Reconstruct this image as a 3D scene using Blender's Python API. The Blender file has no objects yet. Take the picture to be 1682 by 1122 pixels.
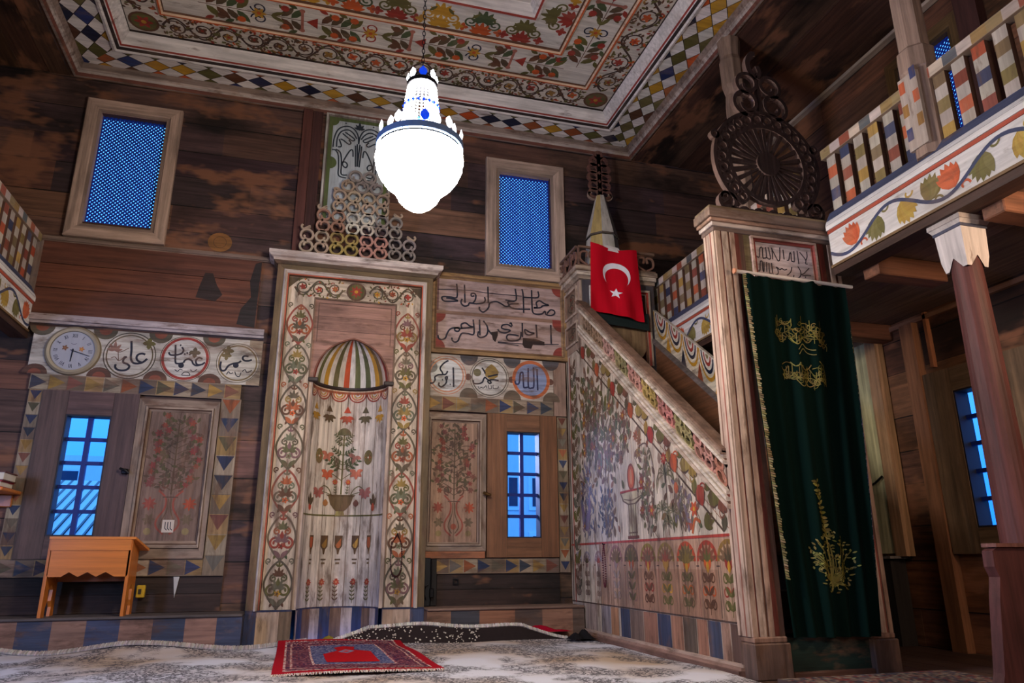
import bpy, math, random
from math import sin, cos, pi, radians, sqrt, atan2
from mathutils import Vector, Matrix

random.seed(11)
scene = bpy.context.scene
COL = scene.collection

# ------------------------------------------------------------------ camera
CAM = Vector((0.0, -6.0, 0.57))
yaw, pit, rol = 0.27757145, 0.29441837, -0.00517695
fw = Vector((sin(yaw)*cos(pit), cos(yaw)*cos(pit), sin(pit)))
rt = Vector((cos(yaw), -sin(yaw), 0.0))
up = rt.cross(fw)
r2 = cos(rol)*rt + sin(rol)*up
u2 = -sin(rol)*rt + cos(rol)*up
camd = bpy.data.cameras.new('camera'); cam = bpy.data.objects.new('camera', camd); COL.objects.link(cam)
camd.sensor_fit = 'HORIZONTAL'; camd.sensor_width = 36.0; camd.lens = 1190.75/1682*36.0
camd.clip_start = 0.02
cam.matrix_world = Matrix(((r2.x, u2.x, -fw.x, CAM.x), (r2.y, u2.y, -fw.y, CAM.y), (r2.z, u2.z, -fw.z, CAM.z), (0, 0, 0, 1)))
scene.camera = cam

# ------------------------------------------------------------------ light and exposure
scene.view_settings.view_transform = 'Standard'
scene.view_settings.look = 'None'
scene.view_settings.gamma = 1.0
scene.view_settings.use_curve_mapping = False
scene.view_settings.exposure = 0.22
world = bpy.data.worlds.new('World'); scene.world = world; world.use_nodes = True
wn = world.node_tree.nodes; wl = world.node_tree.links
bgn = wn['Background']; bgn.inputs[1].default_value = 2.2
wtc = wn.new('ShaderNodeTexCoord'); wsep = wn.new('ShaderNodeSeparateXYZ'); wramp = wn.new('ShaderNodeValToRGB')
wl.new(wtc.outputs['Generated'], wsep.inputs[0]); wl.new(wsep.outputs['Z'], wramp.inputs[0]); wl.new(wramp.outputs[0], bgn.inputs[0])
wramp.color_ramp.elements[0].position = 0.0; wramp.color_ramp.elements[0].color = (0.006, 0.15, 0.92, 1)
wramp.color_ramp.elements[1].position = 0.55; wramp.color_ramp.elements[1].color = (0.09, 0.40, 1.0, 1)

def lamp(name, kind, loc, energy, color, size=0.1, rot=None):
    d = bpy.data.lights.new(name, kind); d.energy = energy; d.color = color
    if kind == 'AREA':
        d.shape = 'RECTANGLE'; d.size = size[0]; d.size_y = size[1]
    else:
        d.shadow_soft_size = size
    o = bpy.data.objects.new(name, d); COL.objects.link(o); o.location = loc
    if rot: o.rotation_euler = rot
    return o

CHX, CHY = 0.43, -2.85
CHANDELIER_GLOW = 105.0
lamp('chandelier_bulb', 'POINT', (CHX, CHY, 2.74), 42, (1.0, 0.94, 0.86), 0.05)
# unseen fill lamps added behind the camera, and a lamp under the right gallery
lamp('rear_fill_lamp', 'POINT', (0.7, -7.2, 2.0), 75, (1.0, 0.89, 0.80), 0.45)
lamp('rear_fill_lamp', 'POINT', (1.9, -7.0, 2.0), 40, (1.0, 0.88, 0.82), 0.35)
lamp('right_gallery_lamp', 'POINT', (3.3, -4.6, 2.0), 52, (1.0, 0.70, 0.45), 0.12)
lamp('left_cool_fill', 'AREA', (-3.2, -3.6, 1.3), 70, (0.42, 0.55, 1.0), (0.5, 0.9), (radians(90), 0, radians(-72)))  # unseen cool fill added at the left wall, no window there
# cool daylight falling in through the right barred window, onto the side of the pulpit and the carpet
d_ = Vector((2.15, -.75, .55))-Vector((1.0, 1.6, 1.75))
lamp('right_window_daylight', 'AREA', (1.0, 1.6, 1.75), 75, (0.40, 0.50, 1.0), (0.7, 0.7), d_.to_track_quat('-Z', 'Y').to_euler())

# ------------------------------------------------------------------ colours (sRGB) and materials
def lin(c):
    return tuple(((v/255.0)/12.92 if v/255.0 <= 0.04045 else ((v/255.0+0.055)/1.055)**2.4) for v in c)

CREAM = (208, 192, 172); WHITE = (222, 214, 210); OLIVE = (98, 92, 48); GREEN = (72, 84, 54); BROWN = (98, 64, 44)
ORANGE = (196, 88, 38); RED = (152, 54, 42); YEL = (192, 142, 44); BLUE = (44, 56, 104); NAVY = (30, 36, 62)
DARK = (44, 32, 30); PINK = (196, 140, 132); GREY = (128, 120, 120); SAGE = (120, 122, 92); TAN = (164, 128, 96)
INK = (34, 36, 52); WOOD = (112, 74, 52); MAUVE = (140, 92, 96)

MATS = {}
def nmat(name):
    m = bpy.data.materials.new(name); m.use_nodes = True
    return m, m.node_tree.nodes, m.node_tree.links, m.node_tree.nodes['Principled BSDF']

def surf(name, axis, wear=0.0, grain=0.35, soot=0.0, rough=0.7, bare=(98, 66, 48), bump=0.12, sheen=0.0, patch=0.55, patchcol=(136, 90, 64), sc=1.0):
    """old wood or paint over wood: per-face colour, grain along an axis, worn patches and soot stains"""
    m, n, l, b = nmat(name)
    at = n.new('ShaderNodeAttribute'); at.attribute_name = 'paint'
    tc = n.new('ShaderNodeTexCoord')
    def noise(scale, detail, lo, hi, sc, off=0.0):
        mp = n.new('ShaderNodeMapping'); mp.inputs['Scale'].default_value = sc; mp.inputs['Location'].default_value = (off, off*1.7, off*0.3)
        l.new(tc.outputs['Object'], mp.inputs[0])
        t = n.new('ShaderNodeTexNoise'); t.inputs['Scale'].default_value = scale; t.inputs['Detail'].default_value = detail; t.inputs['Roughness'].default_value = 0.62
        l.new(mp.outputs[0], t.inputs['Vector'])
        r = n.new('ShaderNodeMapRange'); r.inputs[1].default_value = lo; r.inputs[2].default_value = hi; r.clamp = True
        l.new(t.outputs[0], r.inputs[0])
        return r.outputs[0]
    def sv(a, o):
        v = [o, o, o]; v['xyz'.index(axis)] = a
        return tuple(v)
    g = noise(1.0, 5, 0.28, 0.72, sv(1.6, 34.0))
    mul = n.new('ShaderNodeMapRange'); mul.inputs[3].default_value = 1.0-grain; mul.inputs[4].default_value = 1.0+grain*0.45
    l.new(g, mul.inputs[0])
    mx = n.new('ShaderNodeVectorMath'); mx.operation = 'SCALE'
    l.new(at.outputs['Color'], mx.inputs[0]); l.new(mul.outputs[0], mx.inputs[3])
    cur = mx.outputs[0]
    if wear > 0:
        w = noise(1.0, 7, 0.70-0.28*wear, 0.78-0.18*wear, sv(4.0, 15.0), 3.1)
        k = n.new('ShaderNodeMath'); k.operation = 'MULTIPLY'; k.inputs[1].default_value = 0.75; l.new(w, k.inputs[0])
        mi = n.new('ShaderNodeMix'); mi.data_type = 'RGBA'; l.new(k.outputs[0], mi.inputs[0])
        l.new(cur, mi.inputs[6]); mi.inputs[7].default_value = lin(bare)+(1,)
        cur = mi.outputs[2]
    if soot > 0:
        s = noise(1.0, 5, 0.47, 0.64, sv(0.9*sc, 2.1*sc), 7.7)
        k = n.new('ShaderNodeMapRange'); k.inputs[3].default_value = 1.0; k.inputs[4].default_value = 1.0-soot; l.new(s, k.inputs[0])
        m2 = n.new('ShaderNodeVectorMath'); m2.operation = 'SCALE'; l.new(cur, m2.inputs[0]); l.new(k.outputs[0], m2.inputs[3])
        cur = m2.outputs[0]
        s2 = noise(1.0, 4, 0.55, 0.62, sv(1.2*sc, 2.9*sc), 21.3)
        k2 = n.new('ShaderNodeMath'); k2.operation = 'MULTIPLY'; k2.inputs[1].default_value = patch; l.new(s2, k2.inputs[0])
        m3 = n.new('ShaderNodeMix'); m3.data_type = 'RGBA'; l.new(k2.outputs[0], m3.inputs[0]); l.new(cur, m3.inputs[6]); m3.inputs[7].default_value = lin(patchcol)+(1,)
        cur = m3.outputs[2]
    l.new(cur, b.inputs['Base Color'])
    b.inputs['Roughness'].default_value = rough
    b.inputs['Specular IOR Level'].default_value = 0.35
    if sheen: b.inputs['Sheen Weight'].default_value = sheen
    if bump:
        bp = n.new('ShaderNodeBump'); bp.inputs['Strength'].default_value = bump; bp.inputs['Distance'].default_value = 0.01
        l.new(g, bp.inputs['Height']); l.new(bp.outputs[0], b.inputs['Normal'])
    MATS[name] = m

for ax in 'xyz':
    surf('paint_'+ax, ax, wear=0.62, grain=0.5, soot=0.34, patch=0.28, patchcol=(132, 98, 76), sc=2.6, bare=(84, 58, 44))
    surf('fresh_'+ax, ax, wear=0.34, grain=0.34, soot=0.2, patch=0.16, patchcol=(150, 122, 100), sc=2.6, bare=(92, 66, 50))
    surf('wood_'+ax, ax, grain=0.6, soot=0.84, rough=0.72, bump=0.25, patch=0.7)
    surf('board_'+ax, ax, grain=0.55, soot=0.3, rough=0.6, bump=0.2, patch=0.0, sc=1.8)
surf('pine_x', 'x', grain=0.28, rough=0.35, bump=0.03)
surf('pine_z', 'z', grain=0.28, rough=0.35, bump=0.03)
surf('plain', 'z', grain=0.06, rough=0.55, bump=0.0)
surf('cloth', 'z', grain=0.12, rough=0.95, bump=0.05)
MATS['cloth'].node_tree.nodes['Principled BSDF'].inputs['Specular IOR Level'].default_value = 0.08

def simple(name, col, rough=0.5, metal=0.0, emit=None, strength=0.0, trans=0.0, alpha_mix=None):
    m, n, l, b = nmat(name)
    b.inputs['Base Color'].default_value = lin(col)+(1,); b.inputs['Roughness'].default_value = rough; b.inputs['Metallic'].default_value = metal
    if emit:
        b.inputs['Emission Color'].default_value = lin(emit)+(1,); b.inputs['Emission Strength'].default_value = strength
    if alpha_mix is not None:   # thin clear glass
        tr = n.new('ShaderNodeBsdfTransparent'); gl = n.new('ShaderNodeBsdfGlossy'); gl.inputs['Roughness'].default_value = 0.03
        fr = n.new('ShaderNodeFresnel'); fr.inputs[0].default_value = 1.45
        mx = n.new('ShaderNodeMixShader'); l.new(fr.outputs[0], mx.inputs[0]); l.new(tr.outputs[0], mx.inputs[1]); l.new(gl.outputs[0], mx.inputs[2])
        l.new(mx.outputs[0], n['Material Output'].inputs[0])
    MATS[name] = m
simple('glass', (255, 255, 255), alpha_mix=0.1)
simple('iron', (32, 32, 36), 0.45, 0.8)
simple('brass', (120, 95, 60), 0.35, 0.9)
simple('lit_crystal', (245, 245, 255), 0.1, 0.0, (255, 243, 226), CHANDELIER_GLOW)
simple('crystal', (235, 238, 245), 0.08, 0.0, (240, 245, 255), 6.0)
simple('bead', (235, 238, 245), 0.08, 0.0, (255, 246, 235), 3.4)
simple('blue_crystal', (10, 50, 190), 0.1, 0.0, (20, 80, 255), 0.5)
simple('glare_blue_lattice', (8, 50, 165), 0.6)  # blue glare of the windows is put into the lattice colour

def carpet_mat():
    """worn pale carpet: cream ground, clusters of dark floral scrolls, blank bleached patches"""
    m, n, l, b = nmat('carpet')
    tc = n.new('ShaderNodeTexCoord')
    def tex(scale, detail, lo, hi, rough=0.6):
        t = n.new('ShaderNodeTexNoise'); t.inputs['Scale'].default_value = scale; t.inputs['Detail'].default_value = detail; t.inputs['Roughness'].default_value = rough
        l.new(tc.outputs['Object'], t.inputs['Vector'])
        r = n.new('ShaderNodeMapRange'); r.inputs[1].default_value = lo; r.inputs[2].default_value = hi; r.clamp = True
        l.new(t.outputs[0], r.inputs[0]); return r.outputs[0]
    big = tex(2.3, 3, 0.43, 0.51); fine = tex(42.0, 3, 0.49, 0.53, 0.7); tone = tex(1.2, 2, 0.4, 0.62); pile = tex(160, 2, 0.3, 0.7)
    vo = n.new('ShaderNodeTexVoronoi'); vo.feature = 'DISTANCE_TO_EDGE'; vo.inputs['Scale'].default_value = 27
    l.new(tc.outputs['Object'], vo.inputs['Vector'])
    ve = n.new('ShaderNodeMapRange'); ve.inputs[1].default_value = 0.09; ve.inputs[2].default_value = 0.05; ve.clamp = True; l.new(vo.outputs['Distance'], ve.inputs[0])
    mxm = n.new('ShaderNodeMath'); mxm.operation = 'MAXIMUM'; l.new(fine, mxm.inputs[0]); l.new(ve.outputs[0], mxm.inputs[1])
    mul = n.new('ShaderNodeMath'); mul.operation = 'MULTIPLY'; l.new(big, mul.inputs[0]); l.new(mxm.outputs[0], mul.inputs[1])
    k = n.new('ShaderNodeMath'); k.operation = 'MULTIPLY'; k.inputs[1].default_value = 0.88; l.new(mul.outputs[0], k.inputs[0])
    base = n.new('ShaderNodeMix'); base.data_type = 'RGBA'; l.new(tone, base.inputs[0])
    base.inputs[6].default_value = lin((204, 204, 216))+(1,); base.inputs[7].default_value = lin((178, 154, 132))+(1,)  # cool daylight on the floor is put into the bluish ground colour
    mi = n.new('ShaderNodeMix'); mi.data_type = 'RGBA'; l.new(k.outputs[0], mi.inputs[0]); l.new(base.outputs[2], mi.inputs[6]); mi.inputs[7].default_value = lin((52, 46, 56))+(1,)
    l.new(mi.outputs[2], b.inputs['Base Color']); b.inputs['Roughness'].default_value = 0.95
    bp = n.new('ShaderNodeBump'); bp.inputs['Strength'].default_value = 0.3; bp.inputs['Distance'].default_value = 0.006; l.new(pile, bp.inputs['Height']); l.new(bp.outputs[0], b.inputs['Normal'])
    MATS['carpet'] = m
carpet_mat()

# ------------------------------------------------------------------ mesh builder
ORIGIN = {}
class MB:
    def __init__(s, mat='plain'):
        s.v = []; s.f = []; s.c = []; s.m = []; s.mat = mat; s.k = 0
    def face(s, pts, col, mat=None):
        i = len(s.v); s.v.extend([tuple(p) for p in pts]); s.f.append(tuple(range(i, i+len(pts)))); s.c.append(col); s.m.append(mat or s.mat)
    def faces(s, pts, idx, col, mat=None):
        i = len(s.v); s.v.extend([tuple(p) for p in pts])
        for q in idx:
            s.f.append(tuple(i+a for a in q)); s.c.append(col); s.m.append(mat or s.mat)
    def box(s, x0, x1, y0, y1, z0, z1, col, mat=None):
        p = [(x0,y0,z0),(x1,y0,z0),(x1,y1,z0),(x0,y1,z0),(x0,y0,z1),(x1,y0,z1),(x1,y1,z1),(x0,y1,z1)]
        s.faces(p, [(0,3,2,1),(4,5,6,7),(0,1,5,4),(1,2,6,5),(2,3,7,6),(3,0,4,7)], col, mat)
    def bev(s, x0, x1, y0, y1, z0, z1, col, mat=None, b=0.006):
        """box with every edge chamfered"""
        xs, ys, zs = (x0, x0+b, x1-b, x1), (y0, y0+b, y1-b, y1), (z0, z0+b, z1-b, z1)
        P = {}
        pts = []
        for ix in (0, 1):
            for iy in (0, 1):
                for iz in (0, 1):
                    cx, cy, cz = (0, 3)[ix], (0, 3)[iy], (0, 3)[iz]
                    ex, ey, ez = (1, 2)[ix], (1, 2)[iy], (1, 2)[iz]
                    for a, t in (('x', (cx, ey, ez)), ('y', (ex, cy, ez)), ('z', (ex, ey, cz))):
                        P[(ix, iy, iz, a)] = len(pts); pts.append((xs[t[0]], ys[t[1]], zs[t[2]]))
        F = []
        for i in (0, 1):
            F.append([P[(i, 0, 0, 'x')], P[(i, 1, 0, 'x')], P[(i, 1, 1, 'x')], P[(i, 0, 1, 'x')]])
            F.append([P[(0, i, 0, 'y')], P[(1, i, 0, 'y')], P[(1, i, 1, 'y')], P[(0, i, 1, 'y')]])
            F.append([P[(0, 0, i, 'z')], P[(1, 0, i, 'z')], P[(1, 1, i, 'z')], P[(0, 1, i, 'z')]])
        for i in (0, 1):
            for j in (0, 1):
                F.append([P[(i, j, 0, 'x')], P[(i, j, 1, 'x')], P[(i, j, 1, 'y')], P[(i, j, 0, 'y')]])
                F.append([P[(i, 0, j, 'x')], P[(i, 1, j, 'x')], P[(i, 1, j, 'z')], P[(i, 0, j, 'z')]])
                F.append([P[(0, i, j, 'y')], P[(1, i, j, 'y')], P[(1, i, j, 'z')], P[(0, i, j, 'z')]])
        for ix in (0, 1):
            for iy in (0, 1):
                for iz in (0, 1):
                    F.append([P[(ix, iy, iz, 'x')], P[(ix, iy, iz, 'y')], P[(ix, iy, iz, 'z')]])
        s.faces(pts, F, col, mat)
    def prism(s, F, poly, d0, d1, col, mat=None, edge=None):
        """extrude a 2D outline of frame F from height d0 to d1 along its normal"""
        n = len(poly)
        s.faces([F(u, v, d1) for u, v in poly], [tuple(range(n))], col, mat)
        s.faces([F(u, v, d0) for u, v in poly], [tuple(reversed(range(n)))], col, mat)
        pts = [F(u, v, d0) for u, v in poly]+[F(u, v, d1) for u, v in poly]
        s.faces(pts, [(i, (i+1) % n, n+(i+1) % n, n+i) for i in range(n)], edge or col, mat)
    def sweep(s, F, rect, prof, cols, mat=None, mats=None):
        """mitred frame: profile of (inset, height) run round a rectangle"""
        u0, u1, v0, v1 = rect
        def ring(i, h): return [F(u0+i, v0+i, h), F(u1-i, v0+i, h), F(u1-i, v1-i, h), F(u0+i, v1-i, h)]
        for j in range(len(prof)-1):
            a = ring(*prof[j]); b = ring(*prof[j+1])
            s.faces(a+b, [(k, (k+1) % 4, 4+(k+1) % 4, 4+k) for k in range(4)], cols[j], mats[j] if mats else mat)
    def tube(s, pts, r, col, mat=None, seg=8, closed=False):
        pts = [Vector(p) for p in pts]; n = len(pts); P = []
        rr = r if isinstance(r, (list, tuple)) else [r]*n
        ref = None
        for i, p in enumerate(pts):
            t = (pts[(i+1) % n if closed else min(i+1, n-1)]-pts[(i-1) % n if closed else max(i-1, 0)])
            t = t.normalized() if t.length > 1e-9 else Vector((0, 0, 1))
            if ref is None: ref = Vector((0, 0, 1)) if abs(t.z) < 0.9 else Vector((1, 0, 0))
            a = (ref - t*ref.dot(t)).normalized(); ref = a; b = t.cross(a)
            for k in range(seg):
                w = 2*pi*k/seg; P.append(p+(a*cos(w)+b*sin(w))*rr[i])
        I = []
        for i in range(n if closed else n-1):
            j = (i+1) % n
            for k in range(seg):
                I.append((i*seg+k, i*seg+(k+1) % seg, j*seg+(k+1) % seg, j*seg+k))
        if not closed:
            I.append(tuple(reversed(range(seg)))); I.append(tuple((n-1)*seg+k for k in range(seg)))
        s.faces(P, I, col, mat)
    def lathe(s, prof, cx, cy, col, mat=None, seg=24, a0=0.0, cols=None):
        P = []
        for r, z in prof:
            for k in range(seg):
                w = a0+2*pi*k/seg; P.append((cx+r*cos(w), cy+r*sin(w), z))
        for i in range(len(prof)-1):
            for k in range(seg):
                q = [P[i*seg+k], P[i*seg+(k+1) % seg], P[(i+1)*seg+(k+1) % seg], P[(i+1)*seg+k]]
                s.face(q, cols[i] if cols else col, mat)
        for i in (0, len(prof)-1):
            if prof[i][0] > 1e-4: s.face([P[i*seg+k] for k in range(seg)], cols[min(i, len(cols)-1)] if cols else col, mat)
    def scroll(s, F, pts, w, d0, d1, col, mat=None, smooth=0, edge=None):
        """flat cut-out strip of width w along a 2D path, thick from d0 to d1"""
        if smooth: pts = spline(pts, smooth)
        n = len(pts); L = []; R = []
        for i in range(n):
            a = pts[max(i-1, 0)]; b = pts[min(i+1, n-1)]
            dx, dy = b[0]-a[0], b[1]-a[1]; q = sqrt(dx*dx+dy*dy) or 1
            ww = (w[i] if isinstance(w, list) else w)/2
            L.append((pts[i][0]-dy/q*ww, pts[i][1]+dx/q*ww)); R.append((pts[i][0]+dy/q*ww, pts[i][1]-dx/q*ww))
        P = [F(*p, d1) for p in L]+[F(*p, d1) for p in R]+[F(*p, d0) for p in L]+[F(*p, d0) for p in R]
        top = []; side = []
        for i in range(n-1):
            top += [(i, n+i, n+i+1, i+1), (2*n+i, 2*n+i+1, 3*n+i+1, 3*n+i)]
            side += [(i, i+1, 2*n+i+1, 2*n+i), (n+i, 3*n+i, 3*n+i+1, n+i+1)]
        side += [(0, 2*n, 3*n, n), (n-1, 2*n-1, 4*n-1, 3*n-1)]
        s.faces(P, top, col, mat); s.faces(P, side, edge or col, mat)
    def build(s, name, parent=None, origin=None, smooth=False, label=None):
        o0 = Vector(ORIGIN[parent.name]) if parent else Vector(origin or (0, 0, 0))
        me = bpy.data.meshes.new(name)
        me.from_pydata([(a-o0.x, b-o0.y, c-o0.z) for a, b, c in s.v], [], s.f)
        keys = []
        for k in s.m:
            if k not in keys: keys.append(k)
        for k in keys: me.materials.append(MATS[k])
        ix = {k: i for i, k in enumerate(keys)}
        me.polygons.foreach_set('material_index', [ix[k] for k in s.m])
        at = me.color_attributes.new('paint', 'FLOAT_COLOR', 'CORNER')
        cache = {}; arr = []
        for f, c in zip(s.f, s.c):
            if c not in cache: cache[c] = lin(c)+(1.0,)
            arr.extend(cache[c]*len(f))
        at.data.foreach_set('color', arr)
        if smooth: me.polygons.foreach_set('use_smooth', [True]*len(s.f))
        me.update()
        o = bpy.data.objects.new(name, me); COL.objects.link(o)
        if parent: o.parent = parent
        else: o.location = o0
        ORIGIN[o.name] = tuple(o0)
        if label: o['label'] = label
        return o

def frame(O, U, V):
    O, U, V = Vector(O), Vector(U), Vector(V); N = U.cross(V)
    return lambda u, v, h=0.0: O+U*u+V*v+N*h
def FB(y): return frame((0, y, 0), (1, 0, 0), (0, 0, 1))          # faces the camera (-y)
def FL(x): return frame((x, 0, 0), (0, -1, 0), (0, 0, 1))         # faces -x ; u = -y
def FR(x): return frame((x, 0, 0), (0, 1, 0), (0, 0, 1))          # faces +x ; u = y
def FD(z): return frame((0, 0, z), (1, 0, 0), (0, -1, 0))         # faces down ; v = -y
def FU(z): return frame((0, 0, z), (1, 0, 0), (0, 1, 0))          # faces up

def thing(name, label, cat, loc=(0, 0, 0), group=None):
    o = bpy.data.objects.new(name, None); COL.objects.link(o); o.location = loc; o.empty_display_size = 0.1
    ORIGIN[o.name] = tuple(loc); o['label'] = label; o['category'] = cat
    if group: o['group'] = group
    return o
def tag(o, label, cat, group=None, kind=None):
    o['label'] = label; o['category'] = cat
    if group: o['group'] = group
    if kind: o['kind'] = kind
    return o
def struct(o): o['kind'] = 'structure'; return o
def clone(o, loc):
    c = o.copy(); COL.objects.link(c); c.location = loc
    for ch in o.children:
        d = ch.copy(); COL.objects.link(d); d.parent = c
        for g in ch.children:
            e = g.copy(); COL.objects.link(e); e.parent = d
    return c
def jit(c, a=12, rnd=random):
    k = rnd.uniform(-a, a); return tuple(max(0, min(255, v+k+rnd.uniform(-a*.25, a*.25))) for v in c)

def spline(p, n=6):
    if len(p) < 3: return [tuple(q) for q in p]
    out = []
    for i in range(len(p)-1):
        a = p[max(i-1, 0)]; b = p[i]; c = p[i+1]; d = p[min(i+2, len(p)-1)]
        for k in range(n):
            t = k/n
            out.append(tuple(0.5*((2*b[j])+(c[j]-a[j])*t+(2*a[j]-5*b[j]+4*c[j]-d[j])*t*t+(-a[j]+3*b[j]-3*c[j]+d[j])*t**3) for j in (0, 1)))
    out.append(tuple(p[-1])); return out

# ------------------------------------------------------------------ brush: painted ornament on a surface
class Brush:
    def __init__(s, mb, F, mat, base=0.0):
        s.mb = mb; s.F = F; s.mat = mat; s.base = base; s.k = 0
    def poly(s, pts, col, L=1):
        s.k = (s.k+1) % 140; h = s.base+0.0007*L+s.k*4e-6
        s.mb.face([s.F(u, v, h) for u, v in pts], col, s.mat)
    def rect(s, u0, u1, v0, v1, col, L=1, du=None):
        if du:
            n = max(1, int(abs(u1-u0)/du))
            for i in range(n):
                a = u0+(u1-u0)*i/n; b = u0+(u1-u0)*(i+1)/n
                s.mb.face([s.F(a, v0, s.base+0.0007*L), s.F(b, v0, s.base+0.0007*L), s.F(b, v1, s.base+0.0007*L), s.F(a, v1, s.base+0.0007*L)], col, s.mat)
        else: s.poly([(u0, v0), (u1, v0), (u1, v1), (u0, v1)], col, L)
    def line(s, pts, w, col, L=2, smooth=5, taper=False):
        if smooth: pts = spline(pts, smooth)
        s.k = (s.k+1) % 140; h = s.base+0.0007*L+s.k*4e-6
        n = len(pts); P = []
        for i in range(n):
            a = pts[max(i-1, 0)]; b = pts[min(i+1, n-1)]
            dx, dy = b[0]-a[0], b[1]-a[1]; q = sqrt(dx*dx+dy*dy) or 1
            ww = w/2*(1.0 if not taper else max(0.25, 1-abs(2*i/(n-1)-1)**2*0.75))
            P += [s.F(pts[i][0]-dy/q*ww, pts[i][1]+dx/q*ww, h), s.F(pts[i][0]+dy/q*ww, pts[i][1]-dx/q*ww, h)]
        s.mb.faces(P, [(2*i, 2*i+1, 2*i+3, 2*i+2) for i in range(n-1)], col, s.mat)
    def disc(s, c, r, col, L=2, n=16, ry=None):
        ry = ry or r
        s.poly([(c[0]+r*cos(2*pi*i/n), c[1]+ry*sin(2*pi*i/n)) for i in range(n)], col, L)
    def arc(s, c, r, a0, a1, w, col, L=2, n=24, ry=None):
        ry = ry or r
        s.line([(c[0]+r*cos(a0+(a1-a0)*i/n), c[1]+ry*sin(a0+(a1-a0)*i/n)) for i in range(n+1)], w, col, L, 0)
    def ring(s, c, r, w, col, L=2, n=36): s.arc(c, r, 0, 2*pi, w, col, L, n)
    def leaf(s, p, ang, ln, wd, col, L=3, out=None):
        ca, sa = cos(ang), sin(ang)
        def q(k):
            return [(p[0]+ca*ln*t-sa*wd*k*b, p[1]+sa*ln*t+ca*wd*k*b) for t, b in ((0, 0), (.25, .42), (.55, .5), (.82, .28), (1, 0), (.82, -.28), (.55, -.5), (.25, -.42))]
        if out: s.poly(q(1.35), out, L)
        s.poly(q(1.0), col, L+(0.4 if out else 0))
    def flower(s, p, r, n, col, mid=None, L=3, a0=0.0):
        for i in range(n): s.leaf(p, a0+2*pi*i/n, r, r*2.2/max(n, 4)*1.35, col, L)
        if mid: s.disc(p, r*.28, mid, L+1, 8)
    def spiral(s, c, r, a0, turns, hand, w, col, L=3, rin=0.22):
        n = int(18*turns)
        s.line([(c[0]+r*(1-(1-rin)*i/n)*cos(a0+hand*2*pi*turns*i/n), c[1]+r*(1-(1-rin)*i/n)*sin(a0+hand*2*pi*turns*i/n)) for i in range(n+1)], w, col, L, 0)
    def palmette(s, p, ang, size, col, L=3, n=5, spread=1.25, out=None):
        for i in range(n):
            t = -1+2*i/(n-1) if n > 1 else 0
            s.leaf(p, ang+t*spread, size*(1-.28*abs(t)), size*.3, col, L, out)
    def spray(s, p, ang, ln, col, leafcol, n=6, bend=0.0, w=0.006, L=3, lw=0.32, ll=0.22):
        """stem with paired leaves"""
        pts = []; a = ang; q = p
        for i in range(9):
            pts.append(q); q = (q[0]+cos(a)*ln/8, q[1]+sin(a)*ln/8); a += bend/8
        s.line(pts, w, col, L, 2)
        for i in range(n):
            t = (i+0.8)/n*8; j = min(int(t), 7); f = t-j
            b = (pts[j][0]*(1-f)+pts[min(j+1, 8)][0]*f, pts[j][1]*(1-f)+pts[min(j+1, 8)][1]*f)
            aa = ang+bend*t/8; s1 = ln*ll*(1.05-.35*i/n)
            s.leaf(b, aa+.85, s1, s1*lw, leafcol, L+.3); s.leaf(b, aa-.85, s1, s1*lw, leafcol, L+.3)
        return pts[-1], ang+bend
    def vine(s, p0, p1, width, n, stem, leaves, flowers, w=0.008, dense=1.0, rnd=random):
        """running scroll along a band: waving stem, a spiral with a flower in each lobe, small leaves"""
        dx, dy = p1[0]-p0[0], p1[1]-p0[1]; ln = sqrt(dx*dx+dy*dy); ax, ay = dx/ln, dy/ln; A = width*.40
        def Q(t, v): return (p0[0]+ax*t-ay*v, p0[1]+ay*t+ax*v)
        base = atan2(ay, ax); half = ln/n
        s.line([Q(ln*i/(n*10), A*1.0*sin(pi*i/10)) for i in range(n*10+1)], w*1.5, stem, 3, 0)
        for k in range(n):
            sg = 1 if k % 2 == 0 else -1
            c = ((k+.5)*half, -sg*A*.12); r = min(half*.47, width*.40)
            m = 26; pts = []
            a0 = pi
            for i in range(m+1):
                t = i/m; rr = r*(1-.74*t); aa = a0-sg*2*pi*1.35*t
                pts.append(Q(c[0]+rr*cos(aa), c[1]+rr*sin(aa)))
            s.line(pts, w*1.15, stem, 3.3, 0)
            f = rnd.choice(flowers)
            s.flower(Q(c[0], c[1]), r*.50, rnd.choice((4, 5, 6)), f, rnd.choice(flowers), 4, rnd.random())
            for q in range(int(9*dense)):
                a = rnd.uniform(0, 2*pi); rr = r*rnd.uniform(.62, 1.15)
                s.leaf(Q(c[0]+rr*cos(a), c[1]+rr*sin(a)), base+a+rnd.uniform(-.9, .9), r*rnd.uniform(.34, .55), r*rnd.uniform(.17, .27), rnd.choice(leaves), 4)
            for q in range(int(7*dense)):   # corner fillers on the other side of the stem
                t = (k+rnd.random())*half; v = sg*A*rnd.uniform(.95, 1.12)*(1 if rnd.random() < .35 else -1)
                s.leaf(Q(t, v), base+rnd.uniform(-pi, pi), r*rnd.uniform(.3, .5), r*.2, rnd.choice(leaves+flowers), 4)

# ================================================================== THE SETTING
ZC = 4.60                       # ceiling border level
XL, XR = -2.08, 2.95            # gallery lines left and right
XWL, XWR = -3.30, 4.15          # side walls

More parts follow.
